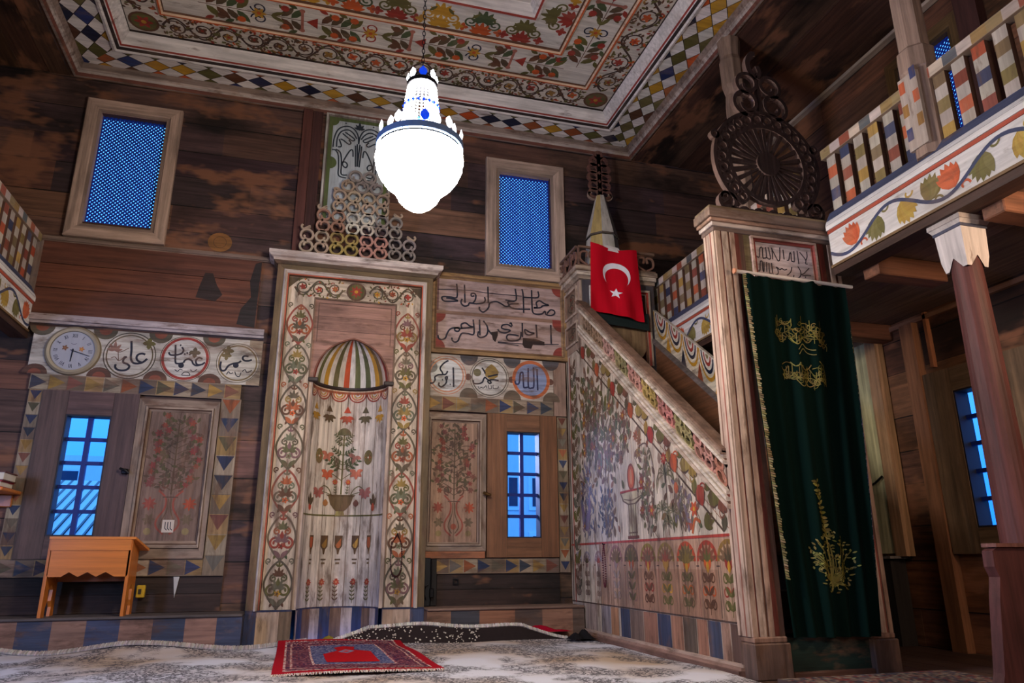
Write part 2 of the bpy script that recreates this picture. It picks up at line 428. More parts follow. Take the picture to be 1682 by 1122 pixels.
def plank_wall(mb, F, u0, u1, v0, v1, openings, palette, mat, seed, h=(.22, .32), thick=.07):
    R = random.Random(seed); v = v0; rows = []
    while v < v1-.05:
        hh = min(R.uniform(*h), v1-v)
        if v1-v-hh < .1: hh = v1-v
        rows.append((v, v+hh)); v += hh
    for a, b in rows:
        cuts = []; x = u0-R.uniform(0, 1.5)
        while x < u1: cuts.append(x); x += R.uniform(1.1, 2.4)
        edges = sorted({a, b} | {e for o in openings for e in (o[2], o[3]) if a < e < b})
        cols = [jit(R.choice(palette), 10, R) for _ in range(len(cuts)+1)]; offs = [R.uniform(-.007, -.0013) for _ in range(len(cuts)+1)]
        for c, d in zip(edges, edges[1:]):
            mid = (c+d)/2; iv = [(u0, u1)]
            for o in openings:
                if o[2] < mid < o[3]:
                    iv = [q for p in iv for q in ((p[0], min(p[1], o[0])), (max(p[0], o[1]), p[1])) if q[1]-q[0] > 1e-4]
            for p in iv:
                pts = [p[0]]+[k for k in cuts if p[0] < k < p[1]]+[p[1]]
                for s0, s1 in zip(pts, pts[1:]):
                    j = sum(1 for k in cuts if k <= (s0+s1)/2); hgt = offs[j % len(offs)]; cc = cols[j % len(cols)]
                    mb.prism(F, [(s0, c), (s1, c), (s1, d), (s0, d)], -thick, hgt, cc, mat)
                    if abs(c-a) < 1e-6: mb.prism(F, [(s0, c-.003), (s1, c-.003), (s1, c+.004), (s0, c+.004)], -.01, hgt+.0012, (20, 15, 14), mat)

P_BACK = [(104, 74, 62), (86, 62, 56), (116, 82, 66), (76, 56, 54), (96, 68, 60), (68, 50, 52)]
mb = MB('wood_x')
plank_wall(mb, FB(0), XWL-.07, XWR+.07, 0.0, 4.62, [(-1.855, -1.355, 3.18, 4.18), (1.585, 2.10, 3.16, 4.155), (-1.72, -1.415, .755, 1.625), (1.645, 1.945, .755, 1.64), (-.03, .66, 0.0, 2.45)], P_BACK, 'wood_x', 5)
wall_back = struct(mb.build('wall_back'))
mb = MB('wood_y')
plank_wall(mb, FL(XWR), -.006, 8.27, 0.0, 4.62, [(2.27, 2.62, .76, 1.64), (2.28, 2.74, 3.15, 4.15)], [(128, 84, 56), (108, 70, 48), (118, 78, 52), (92, 60, 44)], 'wood_y', 8)
struct(mb.build('wall_right'))
mb = MB('wood_y')
plank_wall(mb, FR(XWL), -8.27, .006, 0.0, 4.62, [], P_BACK, 'wood_y', 9)
struct(mb.build('wall_left'))
mb = MB('wood_x')
plank_wall(mb, frame((0, -8.2, 0), (-1, 0, 0), (0, 0, 1)), -XWR, -XWL, 0.0, 4.62, [], P_BACK, 'wood_x', 10)
struct(mb.build('wall_rear'))
mb = MB('board_y')
for i in range(38):
    x = XWL+i*.2; mb.box(x, x+.196, -8.2, 0, -.06, 0, jit((74, 52, 42), 10))
struct(mb.build('floor'))

# wooden plank roof over the two galleries and the rear
mb = MB('wood_y')
R = random.Random(4)
for x0, x1 in ((XR+.06, XWR), (XWL, XL-.06)):
    x = x0
    while x < x1-.02:
        w = min(R.uniform(.2, .3), x1-x); y = -8.2
        mb.box(x, x+w-.004, -8.2, 0, 4.5+R.uniform(0, .012), 4.6, jit((82, 54, 42), 14, R)); x += w
mb.box(XL-.06, XR+.06, -8.2, -5.1, 4.5, 4.6, (70, 48, 40))
struct(mb.build('ceiling'))

# ---- painted coffered ceiling over the hall
F = FD(ZC)                      # u = x, v = -y, height points down
U0, U1, V0, V1 = XL, XR, 0.0, 5.05
mb = MB('fresh_x')
def RR(i): return (U0+i, U1-i, V0+i, V1-i)
br = Brush(mb, F, 'fresh_x')
# diamond border: four strips cut on the mitre
mb.sweep(F, (U0, U1, V0, V1), [(0, 0), (.33, 0)], [(150, 140, 130)])
DCOL = [YEL, OLIVE, OLIVE, (160, 88, 50), BLUE, OLIVE, YEL, BROWN, NAVY, ORANGE, (110, 100, 60)]
def clip(poly, f):
    out = []
    for i in range(len(poly)):
        a, b = poly[i], poly[(i+1) % len(poly)]; fa, fb = f(a), f(b)
        if fa >= 0: out.append(a)
        if (fa >= 0) != (fb >= 0):
            t = fa/(fa-fb); out.append((a[0]+(b[0]-a[0])*t, a[1]+(b[1]-a[1])*t))
    return out
def diamonds(mp, length, r0=.045, r1=.335, seed=1):
    """mp(s, t): s along, t inward"""
    R = random.Random(seed); d = .104; dt = .0725
    for i in range(-1, int(length/d)+2):
        for j in range(0, 5):
            if (i+j) % 2: continue
            s0, t0 = i*d, r0+j*dt
            c = WHITE if j % 2 == 1 else R.choice(DCOL)
            p = [(s0-d, t0), (s0, t0-dt), (s0+d, t0), (s0, t0+dt)]
            k = .95
            p = [(s0+(a-s0)*k, t0+(b-t0)*k) for a, b in p]
            for f in (lambda q: q[1]-r0, lambda q: r1-q[1], lambda q: q[0]-q[1], lambda q: length-q[0]-q[1]):
                p = clip(p, f) if len(p) > 2 else []
            if len(p) > 2: br.poly([mp(*q) for q in p], jit(c, 10, R), 2)
for mp, ln, sd in ((lambda s, t: (U0+s, V0+t), U1-U0, 1), (lambda s, t: (U1-t, V0+s), V1-V0, 2), (lambda s, t: (U0+t, V1-s), V1-V0, 3)):
    P = [mp(.045, .045), mp(ln-.045, .045), mp(ln-.335, .335), mp(.335, .335)]
    br.poly(P, DARK, 1); diamonds(mp, ln, seed=sd)
# stepped panels
mb.sweep(F, RR(.45), [(0, -.12), (.26, -.12)], [(206, 196, 184)])
mb.sweep(F, RR(.75), [(0, -.125), (.35, -.125)], [(212, 204, 194)])
mb.sweep(F, RR(1.13), [(0, -.13), (.30, -.13)], [(214, 208, 200)])
mb.sweep(F, RR(1.43), [(.07, -.20), (.5, -.20)], [(206, 198, 190)])
r_ = RR(1.93); mb.prism(F, [(r_[0], r_[2]), (r_[1], r_[2]), (r_[1], r_[3]), (r_[0], r_[3])], -.30, -.2, (160, 70, 50))
R = random.Random(21)
STEM = (70, 50, 44); LV = [OLIVE, BROWN, (86, 70, 50), GREEN]; FL_ = [RED, ORANGE, (150, 80, 50), YEL]
def band(i, w, h, n, stem, lv, fl, dense, ww, sides=('b', 'r', 'l')):
    b = Brush(mb, F, 'fresh_x', h); c = i+w/2
    u0, u1, v0, v1 = U0+c, U1-c, V0+c, V1-c; e = w*.55
    if 'b' in sides: b.vine((u0+e, v0), (u1-e, v0), w, n, stem, lv, fl, ww, dense, R)
    nn = max(4, int(n*.7))
    if 'r' in sides: b.vine((u1, v0+e), (u1, v1-e*3), w, nn, stem, lv, fl, ww, dense, R)
    if 'l' in sides: b.vine((u0, v0+e), (u0, v1-e*3), w, nn, stem, lv, fl, ww, dense, R)
    for u, v, sx in ((u0, v0, 1), (u1, v0, -1)):       # corner fan
        b.disc((u, v), w*.46, BROWN, 2, 20); b.disc((u, v), w*.38, OLIVE, 3, 20); b.flower((u, v), w*.3, 6, fl[0], YEL, 4)
band(.45, .25, -.12, 18, STEM, [BROWN, (80, 62, 48), OLIVE], [RED, BROWN, ORANGE, (150, 110, 50)], 2.4, .012)
# middle band: leafy stem with medallions
b = Brush(mb, F, 'fresh_x', -.125)
def leafy(p0, p1, w):
    dx, dy = p1[0]-p0[0], p1[1]-p0[1]; ln = sqrt(dx*dx+dy*dy); ax, ay = dx/ln, dy/ln; a0 = atan2(ay, ax)
    def Q(t, v): return (p0[0]+ax*t-ay*v, p0[1]+ay*t+ax*v)
    b.line([Q(0, 0), Q(ln, 0)], .007, BROWN, 2, 0)
    t = .06; k = 0
    while t < ln-.05:
        m = k % 8
        if m == 4:
            for sg in (1, -1):
                b.spiral(Q(t+.09, sg*w*.2), w*.2, pi+a0, 1.4, sg, .013, NAVY if k % 16 == 4 else RED, 3)
                b.leaf(Q(t+.18, 0), a0+sg*.5, w*.38, .04, OLIVE, 4)
            b.flower(Q(t+.09, 0), w*.2, 6, YEL, ORANGE, 4); t += .26
        elif m == 7:
            b.poly([Q(t, w*.42), Q(t+.022, w*.42), Q(t+.022, -w*.42), Q(t, -w*.42)], (168, 104, 88), 3); b.disc(Q(t+.011, w*.36), .022, (168, 104, 88), 3, 10); b.disc(Q(t+.011, -w*.36), .022, (168, 104, 88), 3, 10)
            b.poly([Q(t+.04, 0), Q(t+.13, w*.2), Q(t+.13, -w*.2)], RED, 4); t += .16
        else:
            for sg in (1, -1):
                b.leaf(Q(t, sg*.01), a0+sg*.9, w*.50, w*.20, LV[(k+(sg > 0)) % 4], 3)
                if m % 2: b.disc(Q(t+.03, sg*w*.34), w*.11, R.choice([RED, ORANGE, BROWN]), 4, 10); b.leaf(Q(t+.02, sg*w*.28), a0+sg*2.2, w*.2, w*.1, OLIVE, 3.5)
                else: b.leaf(Q(t+.05, sg*w*.40), a0+sg*2.6, w*.28, w*.13, R.choice([GREEN, OLIVE, RED]), 4)
            t += .075
        k += 1
c = .75+.165
leafy((U0+c+.1, V0+c), (U1-c-.1, V0+c), .31); leafy((U1-c, V0+c+.05), (U1-c, V1-c), .31); leafy((U0+c, V0+c+.05), (U0+c, V1-c), .31)
# inner band: large palmettes and scrolls
b = Brush(mb, F, 'fresh_x', -.13)
def palmband(p0, p1, w, inward):
    dx, dy = p1[0]-p0[0], p1[1]-p0[1]; ln = sqrt(dx*dx+dy*dy); ax, ay = dx/ln, dy/ln; n = max(3, int(ln/.33))
    for k in range(n):
        t = (k+.5)*ln/n; p = (p0[0]+ax*t+inward[0]*-w*.42, p0[1]+ay*t+inward[1]*-w*.42); an = atan2(inward[1], inward[0])
        cc = [OLIVE, YEL, GREEN][k % 3]; c2 = [ORANGE, RED, YEL][(k+1) % 3]
        b.palmette(p, an, w*.48, c2, 3, 7, 1.35)
        q = (p[0]+inward[0]*w*.45, p[1]+inward[1]*w*.45); b.palmette(q, an, w*.50, cc, 4, 7, 1.45)
        for sg in (1, -1):
            cc2 = (p[0]+inward[0]*w*.4+ax*sg*w*.34, p[1]+inward[1]*w*.4+ay*sg*w*.34)
            b.spiral(cc2, w*.2, atan2(-ay*sg, -ax*sg), 1.4, sg*(1 if inward[1] else -1), .016, cc, 3)
            b.flower((p[0]+ax*sg*w*.52+inward[0]*w*.15, p[1]+ay*sg*w*.52+inward[1]*w*.15), w*.17, 4, c2, None, 3, an)
            b.leaf((cc2[0]+inward[0]*w*.12, cc2[1]+inward[1]*w*.12), an+sg*.7, w*.3, w*.1, OLIVE, 4)
c = 1.13+.14
palmband((U0+c+.05, V0+c), (U1-c-.05, V0+c), .29, (0, 1)); palmband((U1-c, V0+c+.05), (U1-c, V1-c), .29, (-1, 0)); palmband((U0+c, V0+c+.05), (U0+c, V1-c), .29, (1, 0))
ceil = struct(mb.build('ceiling_painted'))
ceil.name = 'ceiling.001'; ORIGIN['ceiling.001'] = (0, 0, 0)

# mouldings of the ceiling
mb = MB('fresh_x')
W2 = (226, 218, 214)
mb.sweep(F, RR(.318), [(0, 0), (.0, .022), (.022, .030), (.034, .018), (.046, .012), (.056, .004), (.062, -.002), (.074, -.012), (.132, -.10), (.132, -.12)],
         [DARK, W2, W2, DARK, DARK, W2, RED, W2, DARK])
struct(mb.build('trim_1'))
for k, i in enumerate((.70, 1.085)):
    mb = MB('fresh_x'); h = -.12
    mb.sweep(F, RR(i), [(0, h), (.006, h+.010), (.018, h+.022), (.032, h+.022), (.044, h+.010), (.052, h-.01)], [BROWN, (226, 190, 160), ORANGE, (226, 190, 160), BROWN])
    struct(mb.build('trim_%d' % (k+2)))
mb = MB('fresh_x')
mb.sweep(F, RR(1.42), [(0, -.13), (0, -.115), (.02, -.105), (.035, -.115), (.05, -.12), (.085, -.20)], [DARK, W2, RED, W2, W2])
struct(mb.build('trim_4'))
# mouldings where the ceiling meets wall and galleries
mb = MB('paint_x')
mb.sweep(F, (U0-.035, U1+.035, V0, V1), [(0, .085), (.0, .10), (.02, .10), (.034, .075), (.046, .06), (.056, .045), (.078, .0)], [DARK, (150, 130, 120), (120, 70, 58), (186, 172, 164), (170, 152, 142), (140, 120, 110)])
mb.sweep(F, (U0-.06, U1+.06, V0-.0, V1), [(0, -.02), (0, .085), (.03, .085)], [(92, 62, 48), (92, 62, 48)])
struct(mb.build('trim_5'))

# ---- upper windows with diamond lattices
def mitred(mb, F, rect, w, h, col, mat_u, mat_v, back=-.02, b=.008, inner=None):
    """flat mitred casing, rails grained along u, stiles along v"""
    u0, u1, v0, v1 = rect
    prof = [(0, back), (0, h-b), (b, h), (w*.72, h*.9), (w*.78, h*.66), (w, h*.55), (w, back)]
    cs = [col]*6
    cs[4] = inner or tuple(int(c*.8) for c in col)
    for j in range(len(prof)-1):
        (i0, a), (i1, c) = prof[j], prof[j+1]
        ra = [(u0+i0, v0+i0), (u1-i0, v0+i0), (u1-i0, v1-i0), (u0+i0, v1-i0)]; rb = [(u0+i1, v0+i1), (u1-i1, v0+i1), (u1-i1, v1-i1), (u0+i1, v1-i1)]
        for k in range(4):
            q = (k+1) % 4
            mb.face([F(*ra[k], a), F(*ra[q], a), F(*rb[q], c), F(*rb[k], c)], cs[j], mat_u if k % 2 == 0 else mat_v)
def lattice_window(name, F, outer, inner, ax, ay, h, col):
    w = struct(bpy.data.objects.new(name, None)); COL.objects.link(w)
    loc = F((outer[0]+outer[1])/2, outer[2], 0); w.location = loc; ORIGIN[w.name] = tuple(loc)
    mb = MB(ax); mitred(mb, F, outer, (outer[1]-outer[0]-(inner[1]-inner[0]))/2, h, col, ax, ay, -.03)
    mb.build('frame', w)
    mb = MB('plain'); mb.sweep(F, (inner[0]-.01, inner[1]+.01, inner[2]-.01, inner[3]+.01), [(0, .012), (.012, .012), (.012, -.07)], [(70, 46, 38), (70, 46, 38)]); mb.build('reveal', w)
    mb = MB('glare_blue_lattice'); p = .0235; bw = .0125
    u0, u1, v0, v1 = inner
    for sg, hh in ((1, -.030), (-1, -.036)):
        lo = -(v1-v0) if sg < 0 else 0
        c0 = u0+v0 if sg > 0 else u0-v1; c1 = u1+v1 if sg > 0 else u1-v0
        n = int((c1-c0)/(p*1.414))
        for k in range(1, n+1):
            c = c0+k*p*1.414      # line u + sg*v = c
            us = max(u0, (c-v1) if sg > 0 else c+v0); ue = min(u1, (c-v0) if sg > 0 else c+v1)
            if ue-us < .004: continue
            a = (us, (c-us)*sg if sg > 0 else us-c); b2 = (ue, (c-ue)*sg if sg > 0 else ue-c)
            o = bw/2*.707
            q = [(a[0]-o, a[1]-o*sg), (b2[0]-o, b2[1]-o*sg), (b2[0]+o, b2[1]+o*sg), (a[0]+o, a[1]+o*sg)]
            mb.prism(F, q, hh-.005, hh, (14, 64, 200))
    mb.build('lattice', w)
    mb = MB('glass'); mb.face([F(u0, v0, -.055), F(u1, v0, -.055), F(u1, v1, -.055), F(u0, v1, -.055)], WHITE); mb.build('pane', w)
    return w
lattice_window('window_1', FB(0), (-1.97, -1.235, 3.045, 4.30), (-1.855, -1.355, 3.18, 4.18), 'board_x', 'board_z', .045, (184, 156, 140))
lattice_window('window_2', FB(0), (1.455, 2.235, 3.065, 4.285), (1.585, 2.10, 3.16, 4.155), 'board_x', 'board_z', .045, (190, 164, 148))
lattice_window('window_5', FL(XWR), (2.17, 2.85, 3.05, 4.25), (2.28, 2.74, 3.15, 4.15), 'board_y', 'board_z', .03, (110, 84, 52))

# ---- low windows: plain board leaf round a barred pane
def barred_window(name, F, leaf, pane, col, rows, ax):
    w = struct(bpy.data.objects.new(name, None)); COL.objects.link(w)
    loc = F((leaf[0]+leaf[1])/2, leaf[2], 0); w.location = loc; ORIGIN[w.name] = tuple(loc)
    mb = MB('board_z'); u0, u1, v0, v1 = leaf; a0, a1, b0, b1 = pane; h = .045
    for q, c in (((u0, a0, v0, v1), col), ((a1, u1, v0, v1), jit(col, 8)), ((a0, a1, b1, v1), jit(col, 10)), ((a0, a1, v0, b0), jit(col, 6))):
        mb.prism(F, [(q[0]+.001, q[2]+.001), (q[1]-.001, q[2]+.001), (q[1]-.001, q[3]-.001), (q[0]+.001, q[3]-.001)], -.0, h, c, 'board_z' if q[3]-q[2] > .6 else ax)
    mb.build('board_leaf', w)
    mb = MB('plain'); mb.sweep(F, (a0-.004, a1+.004, b0-.004, b1+.004), [(0, h-.004), (.014, h-.004), (.014, -.07)], [(34, 32, 40), (34, 32, 40)])
    mb.build('reveal', w)
    mb = MB('plain'); k = .016; blue = (16, 40, 120)  # bars coloured blue for the glare of the panes behind them
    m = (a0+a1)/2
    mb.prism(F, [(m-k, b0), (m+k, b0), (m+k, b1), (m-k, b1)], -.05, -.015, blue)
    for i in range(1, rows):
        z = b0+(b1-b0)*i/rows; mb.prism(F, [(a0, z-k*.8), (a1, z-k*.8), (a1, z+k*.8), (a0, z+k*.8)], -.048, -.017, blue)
    mb.build('muntins', w)
    mb = MB('glass'); mb.face([F(a0, b0, -.056), F(a1, b0, -.056), F(a1, b1, -.056), F(a0, b1, -.056)], WHITE); mb.build('pane', w)
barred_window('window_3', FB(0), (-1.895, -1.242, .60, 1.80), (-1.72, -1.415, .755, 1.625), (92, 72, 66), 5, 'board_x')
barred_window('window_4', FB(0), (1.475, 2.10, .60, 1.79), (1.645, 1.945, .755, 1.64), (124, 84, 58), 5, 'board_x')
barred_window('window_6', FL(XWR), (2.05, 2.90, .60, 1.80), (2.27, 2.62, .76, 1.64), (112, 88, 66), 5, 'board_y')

# ---- trims of the back wall
def strip(name, F, u0, u1, v0, v1, h, col, mat, b=.01):
    mb = MB(mat)
    mb.prism(F, [(u0, v0), (u1, v0), (u1, v1), (u0, v1)], -.01, h-b, col)
    mb.prism(F, [(u0, v0+b), (u1, v0+b), (u1, v1-b), (u0, v1-b)], h-b, h, col)
    return struct(mb.build(name))
strip('trim_6', FB(0), -2.10, -.40, 2.985, 3.03, .035, (124, 104, 94), 'paint_x')
strip('trim_7', FB(0), -2.12, -.40, 2.315, 2.39, .05, (176, 162, 164), 'paint_x', .02)
strip('trim_8', FB(0), -2.13, -2.085, 2.38, 2.99, .03, (128, 110, 102), 'paint_z')
mb = MB('board_x')
for a, b, c in ((2.39, 2.60, (100, 58, 42)), (2.605, 2.80, (108, 62, 44)), (2.805, 2.985, (96, 56, 42))):
    mb.prism(FB(0), [(-2.085, a), (-.47, a), (-.47, b), (-2.085, b)], -.01, .024, c)
br = Brush(mb, FB(0), 'board_x', .024)      # scorch marks on the red boards
br.poly([(-.95, 2.62), (-.80, 2.60), (-.75, 2.66), (-.80, 2.74), (-.84, 2.84), (-.90, 2.84), (-.93, 2.72)], (48, 34, 30), 1)
br.poly([(-.62, 2.42), (-.48, 2.40), (-.472, 2.98), (-.52, 2.96), (-.55, 2.8), (-.53, 2.66), (-.60, 2.55)], (40, 30, 30), 1)
tag(mb.build('red_wall_panel'), 'three wide reddish brown boards on the upper left wall below the lattice window', 'wall panel')
mb = MB('board_z')
mb.prism(FB(0), [(-.245, 3.02), (-.165, 3.02), (-.165, 4.5), (-.245, 4.5)], -.01, .045, (98, 58, 52))
mb.prism(FB(0), [(-.162, 3.02), (-.075, 3.02), (-.075, 4.5), (-.162, 4.5)], -.01, .03, (78, 48, 46))
tag(mb.build('wall_post'), 'dark red upright wall post left of the calligraphy panel', 'post')
# ochre round patch on the bare wall
mb = MB('board_x')
br = Brush(mb, FB(-.0002), 'board_x'); br.disc((-.82, 3.13), .095, (142, 96, 50), 1, 22, .085); br.ring((-.82, 3.13), .05, .004, (96, 62, 40), 2, 20)
o = mb.build('round_knot', wall_back, label='ochre round knot in the dark wall')
# ---- ground and houses outside the windows
mb = MB('plain'); mb.box(-40, 40, 1.0, 40, -.6, -.5, (120, 125, 130)); mb.box(5.5, 40, -20, 1.0, -.6, -.5, (120, 125, 130)); o = struct(mb.build('floor_outside')); o.name = 'floor.001'
def house(name, label, x0, x1, y0, y1, z1, roof, wins, wall=(225, 228, 232)):
    t = thing(name, label, 'house', ((x0+x1)/2, y0, -.5), 'houses outside the windows')
    mb = MB('plain'); mb.box(x0, x1, y0, y1, -.5, z1, wall); mb.build('wall', t)
    if roof:
        mb = MB('plain'); n = 26
        for i in range(n):
            a = x0-.3+(x1-x0+.6)*i/n; b = a+(x1-x0+.6)/n
            mb.face([(a, y0-.5, z1-.1), (b-.05, y0-.5, z1-.1), (b-.05, (y0+y1)/2, z1+roof), (a, (y0+y1)/2, z1+roof)], (190, 196, 205))
            mb.face([(b-.05, y0-.5, z1-.1), (b, y0-.5, z1-.06), (b, (y0+y1)/2, z1+roof), (b-.05, (y0+y1)/2, z1+roof)], (90, 96, 110))
        mb.face([(x0-.3, (y0+y1)/2, z1+roof), (x1+.3, (y0+y1)/2, z1+roof), (x1+.3, y1+.3, z1-.1), (x0-.3, y1+.3, z1-.1)], (150, 155, 165)); mb.build('roof', t)
    for a, b, c, d in wins:
        mb = MB('plain'); mb.prism(FB(y0), [(a, c), (b, c), (b, d), (a, d)], -.05, .03, (235, 238, 242)); mb.prism(FB(y0), [(a+.08, c+.08), (b-.08, c+.08), (b-.08, d-.08), (a+.08, d-.08)], .02, .04, (40, 52, 80)); mb.build('window', t)
house('village_house', 'low house with a ribbed pale roof seen through the left barred window', -5.9, -2.6, 7.2, 11.5, .95, 1.1, [])
house('village_house', 'white house standing behind the ribbed roof in the left barred window', -8.4, -4.3, 14, 18, 3.1, 0, [(-7.2, -6.4, 1.8, 2.8), (-5.9, -5.2, 1.8, 2.8)])
house('village_house', 'white house with tall windows seen through the right barred window', 3.3, 7.6, 9.0, 13, 4.2, 0, [(4.62, 5.0, 1.6, 2.35), (4.1, 4.45, 1.6, 2.35), (4.62, 5.0, .5, 1.15), (5.5, 6.0, 1.6, 2.3)])

# ================================================================== PRAYER NICHE
Mx0, Mx1, MZ = -.335, .955, 2.94
mih = thing('prayer_niche', 'tall painted wooden prayer niche with a striped half dome and scroll crest', 'prayer niche', (.31, -.15, 0))
# frame with its mouldings (open at the bottom: the lower rail of the sweep is sunk under the floor)
mb = MB('paint_z'); F = FB(0)
def usweep(mb, F, rect, prof, cols, mats):
    """frame on three sides: two stiles and a top rail"""
    u0, u1, v0, v1 = rect
    for j in range(len(prof)-1):
        (i0, a), (i1, c) = prof[j], prof[j+1]
        A = [(u0+i0, v0), (u0+i0, v1-i0), (u1-i0, v1-i0), (u1-i0, v0)]; B = [(u0+i1, v0), (u0+i1, v1-i1), (u1-i1, v1-i1), (u1-i1, v0)]
        for k in range(3):
            mb.face([F(*A[k], a), F(*A[k+1], a), F(*B[k+1], c), F(*B[k], c)], cols[j], mats[0] if k != 1 else mats[1])
OLB = (112, 92, 66)
usweep(mb, F, (Mx0, Mx1, .235, MZ), [(0, 0), (0, .15), (.052, .15), (.055, .165), (.066, .172), (.080, .160), (.084, .150), (.094, .150), (.100, .12)],
       [OLB, OLB, (214, 200, 190), (222, 208, 198), (206, 188, 176), (206, 188, 176), (176, 84, 58), BROWN], ('paint_z', 'paint_x'))
mb.build('frame', mih)
# painted border inside the frame
mb = MB('paint_z'); bd = .12
bx0, bx1, bz1 = Mx0+.098, Mx1-.098, MZ-.098; ix0, ix1, iz1 = -.015, .645, 2.665
CB = (206, 186, 164)
for q in ([(bx0, .235), (ix0, .235), (ix0, iz1), (bx0, bz1)], [(ix1, .235), (bx1, .235), (bx1, bz1), (ix1, iz1)]): mb.face([F(u, v, bd) for u, v in q], CB)
mb.face([F(u, v, bd) for u, v in [(bx0, bz1), (ix0, iz1), (ix1, iz1), (bx1, bz1)]], CB, 'paint_x')
br = Brush(mb, F, 'paint_z', bd); R = random.Random(3)
def ogee(xc, z0, z1, hw, n, cols):
    hh = (z1-z0)/n
    for k in range(n):
        a = z0+k*hh; c1 = cols[k % len(cols)]; c2 = cols[(k+2) % len(cols)]; st = [(92, 82, 68), (110, 96, 80), (150, 74, 60), (96, 86, 66)][k % 4]
        for sg in (1, -1):
            br.line([(xc, a), (xc+sg*hw*.6, a+hh*.2), (xc+sg*hw, a+hh*.5), (xc+sg*hw*.6, a+hh*.82), (xc, a+hh)], .015, st, 2.2, 6)
            br.spiral((xc+sg*hw*.44, a+hh*.36), hw*.42, pi/2, 1.35, -sg, .016, c1, 3)
            br.leaf((xc, a+hh*.05), pi/2+sg*.75, hw*.75, hw*.34, c2, 3.2); br.spiral((xc+sg*hw*.80, a+hh*.985), hw*.22, -pi/2, 1.2, sg, .010, c2, 3)
            br.leaf((xc+sg*hw*.5, a+hh*.02), pi/2+sg*.5, hw*.55, hw*.2, R.choice(LV), 3)
        br.palmette((xc, a+hh*.40), pi/2, hw*.82, c2, 3.5, 7, 1.45, None); br.palmette((xc, a+hh*.66), pi/2, hw*.72, cols[(k+4) % len(cols)], 3.7, 5, 1.1, None); br.palmette((xc, a+hh*.86), pi/2, hw*.5, c1, 3.7, 3, .9, None)
        for sg in (1, -1): br.spiral((xc+sg*hw*.36, a+hh*.62), hw*.26, pi/2, 1.25, -sg, .012, cols[(k+5) % len(cols)], 3.1)
        br.leaf((xc, a+hh*.45), pi/2, hw*.55, hw*.3, jit(c1, 8), 4.2)
        br.flower((xc, a+hh*.30), hw*.26, 5, R.choice([RED, ORANGE, YEL, SAGE]), BROWN, 4)
        br.disc((xc, a+.004), hw*.14, st, 4, 10)
OC = [OLIVE, (150, 66, 50), (110, 104, 84), (128, 92, 92), BROWN, (96, 92, 62), (170, 92, 56), (112, 112, 88), (96, 84, 66), (150, 122, 64)]
ogee((bx0+ix0)/2, .25, 2.60, .100, 7, OC); ogee((bx1+ix1)/2, .25, 2.60, .100, 7, OC[3:]+OC[:3])
zt = (bz1+iz1)/2
for sg in (1, -1):
    xc = .31
    br.vine((xc+sg*.11, zt), (xc+sg*.50, zt), .165, 3, (88, 78, 60), [OLIVE, BROWN], [RED, ORANGE, YEL], .010, 1.0, R)
    br.poly([(xc+sg*.545, bz1-.005), (xc+sg*.545, bz1-.1), (xc+sg*.45, bz1-.005)], (86, 70, 50), 2)
br.disc((.31, zt), .082, (92, 66, 52), 3, 22); br.disc((.31, zt), .066, OLIVE, 4, 22); br.flower((.31, zt), .055, 8, RED, YEL, 5)
br.rect(ix0-.012, ix0, .235, iz1, (120, 96, 78), 2); br.rect(ix1, ix1+.012, .235, iz1, (120, 96, 78), 2); br.rect(ix0-.012, ix1+.012, iz1, iz1+.012, (120, 96, 78), 2)
mb.build('painted_border', mih)
# the inner front board with the arched opening
ncx, nr, zs, zap = .315, .302, 1.985, 2.345
def arch(n=24):
    out = []
    for i in range(n+1):
        a = pi*i/n; r = 1+.05*max(0, 1-abs(a-pi/2)/.35)
        out.append((ncx+nr*cos(pi-a)*(1.0), zs+(zap-zs)*sin(a)*r*.953))
    return out
mb = MB('paint_x'); fd = .105
A = arch(); topz = iz1
n = len(A)
for i in range(n-1):
    p, q = A[i], A[i+1]; ua = ix0+(ix1-ix0)*i/(n-1); ub = ix0+(ix1-ix0)*(i+1)/(n-1)
    mb.face([F(*p, fd), F(*q, fd), F(ub, topz, fd), F(ua, topz, fd)], (158, 118, 104))
    mb.face([F(*p, fd), F(*q, fd), F(*q, fd-.05), F(*p, fd-.05)], (112, 72, 58))
for a, b in ((ix0, ncx-nr), (ncx+nr, ix1)): mb.face([F(a, zs, fd), F(b, zs, fd), F(b, .235, fd), F(a, .235, fd)], (196, 172, 156), 'paint_z')
for p, q in (((ix0, zs), A[0]), (A[-1], (ix1, zs))): pass
mb.face([F(ix0, zs, fd), F(A[0][0], zs, fd), F(ix0, topz, fd)], (158, 118, 104)); mb.face([F(A[-1][0], zs, fd), F(ix1, zs, fd), F(ix1, topz, fd)], (158, 118, 104))
br = Brush(mb, F, 'paint_x', fd)
for z in (2.40, 2.52): br.rect(ix0+.03, ix1-.03, z, z+.004, (84, 58, 50), 1)
br.rect(ix0+.028, ix0+.034, 2.3, iz1-.03, (92, 66, 56), 1); br.rect(ix1-.034, ix1-.028, 2.3, iz1-.03, (92, 66, 56), 1); br.rect(ix0+.03, ix1-.03, iz1-.034, iz1-.028, (92, 66, 56), 1)
br.line(A, .012, (120, 72, 56), 2, 0)
mb.build('arch_board', mih)
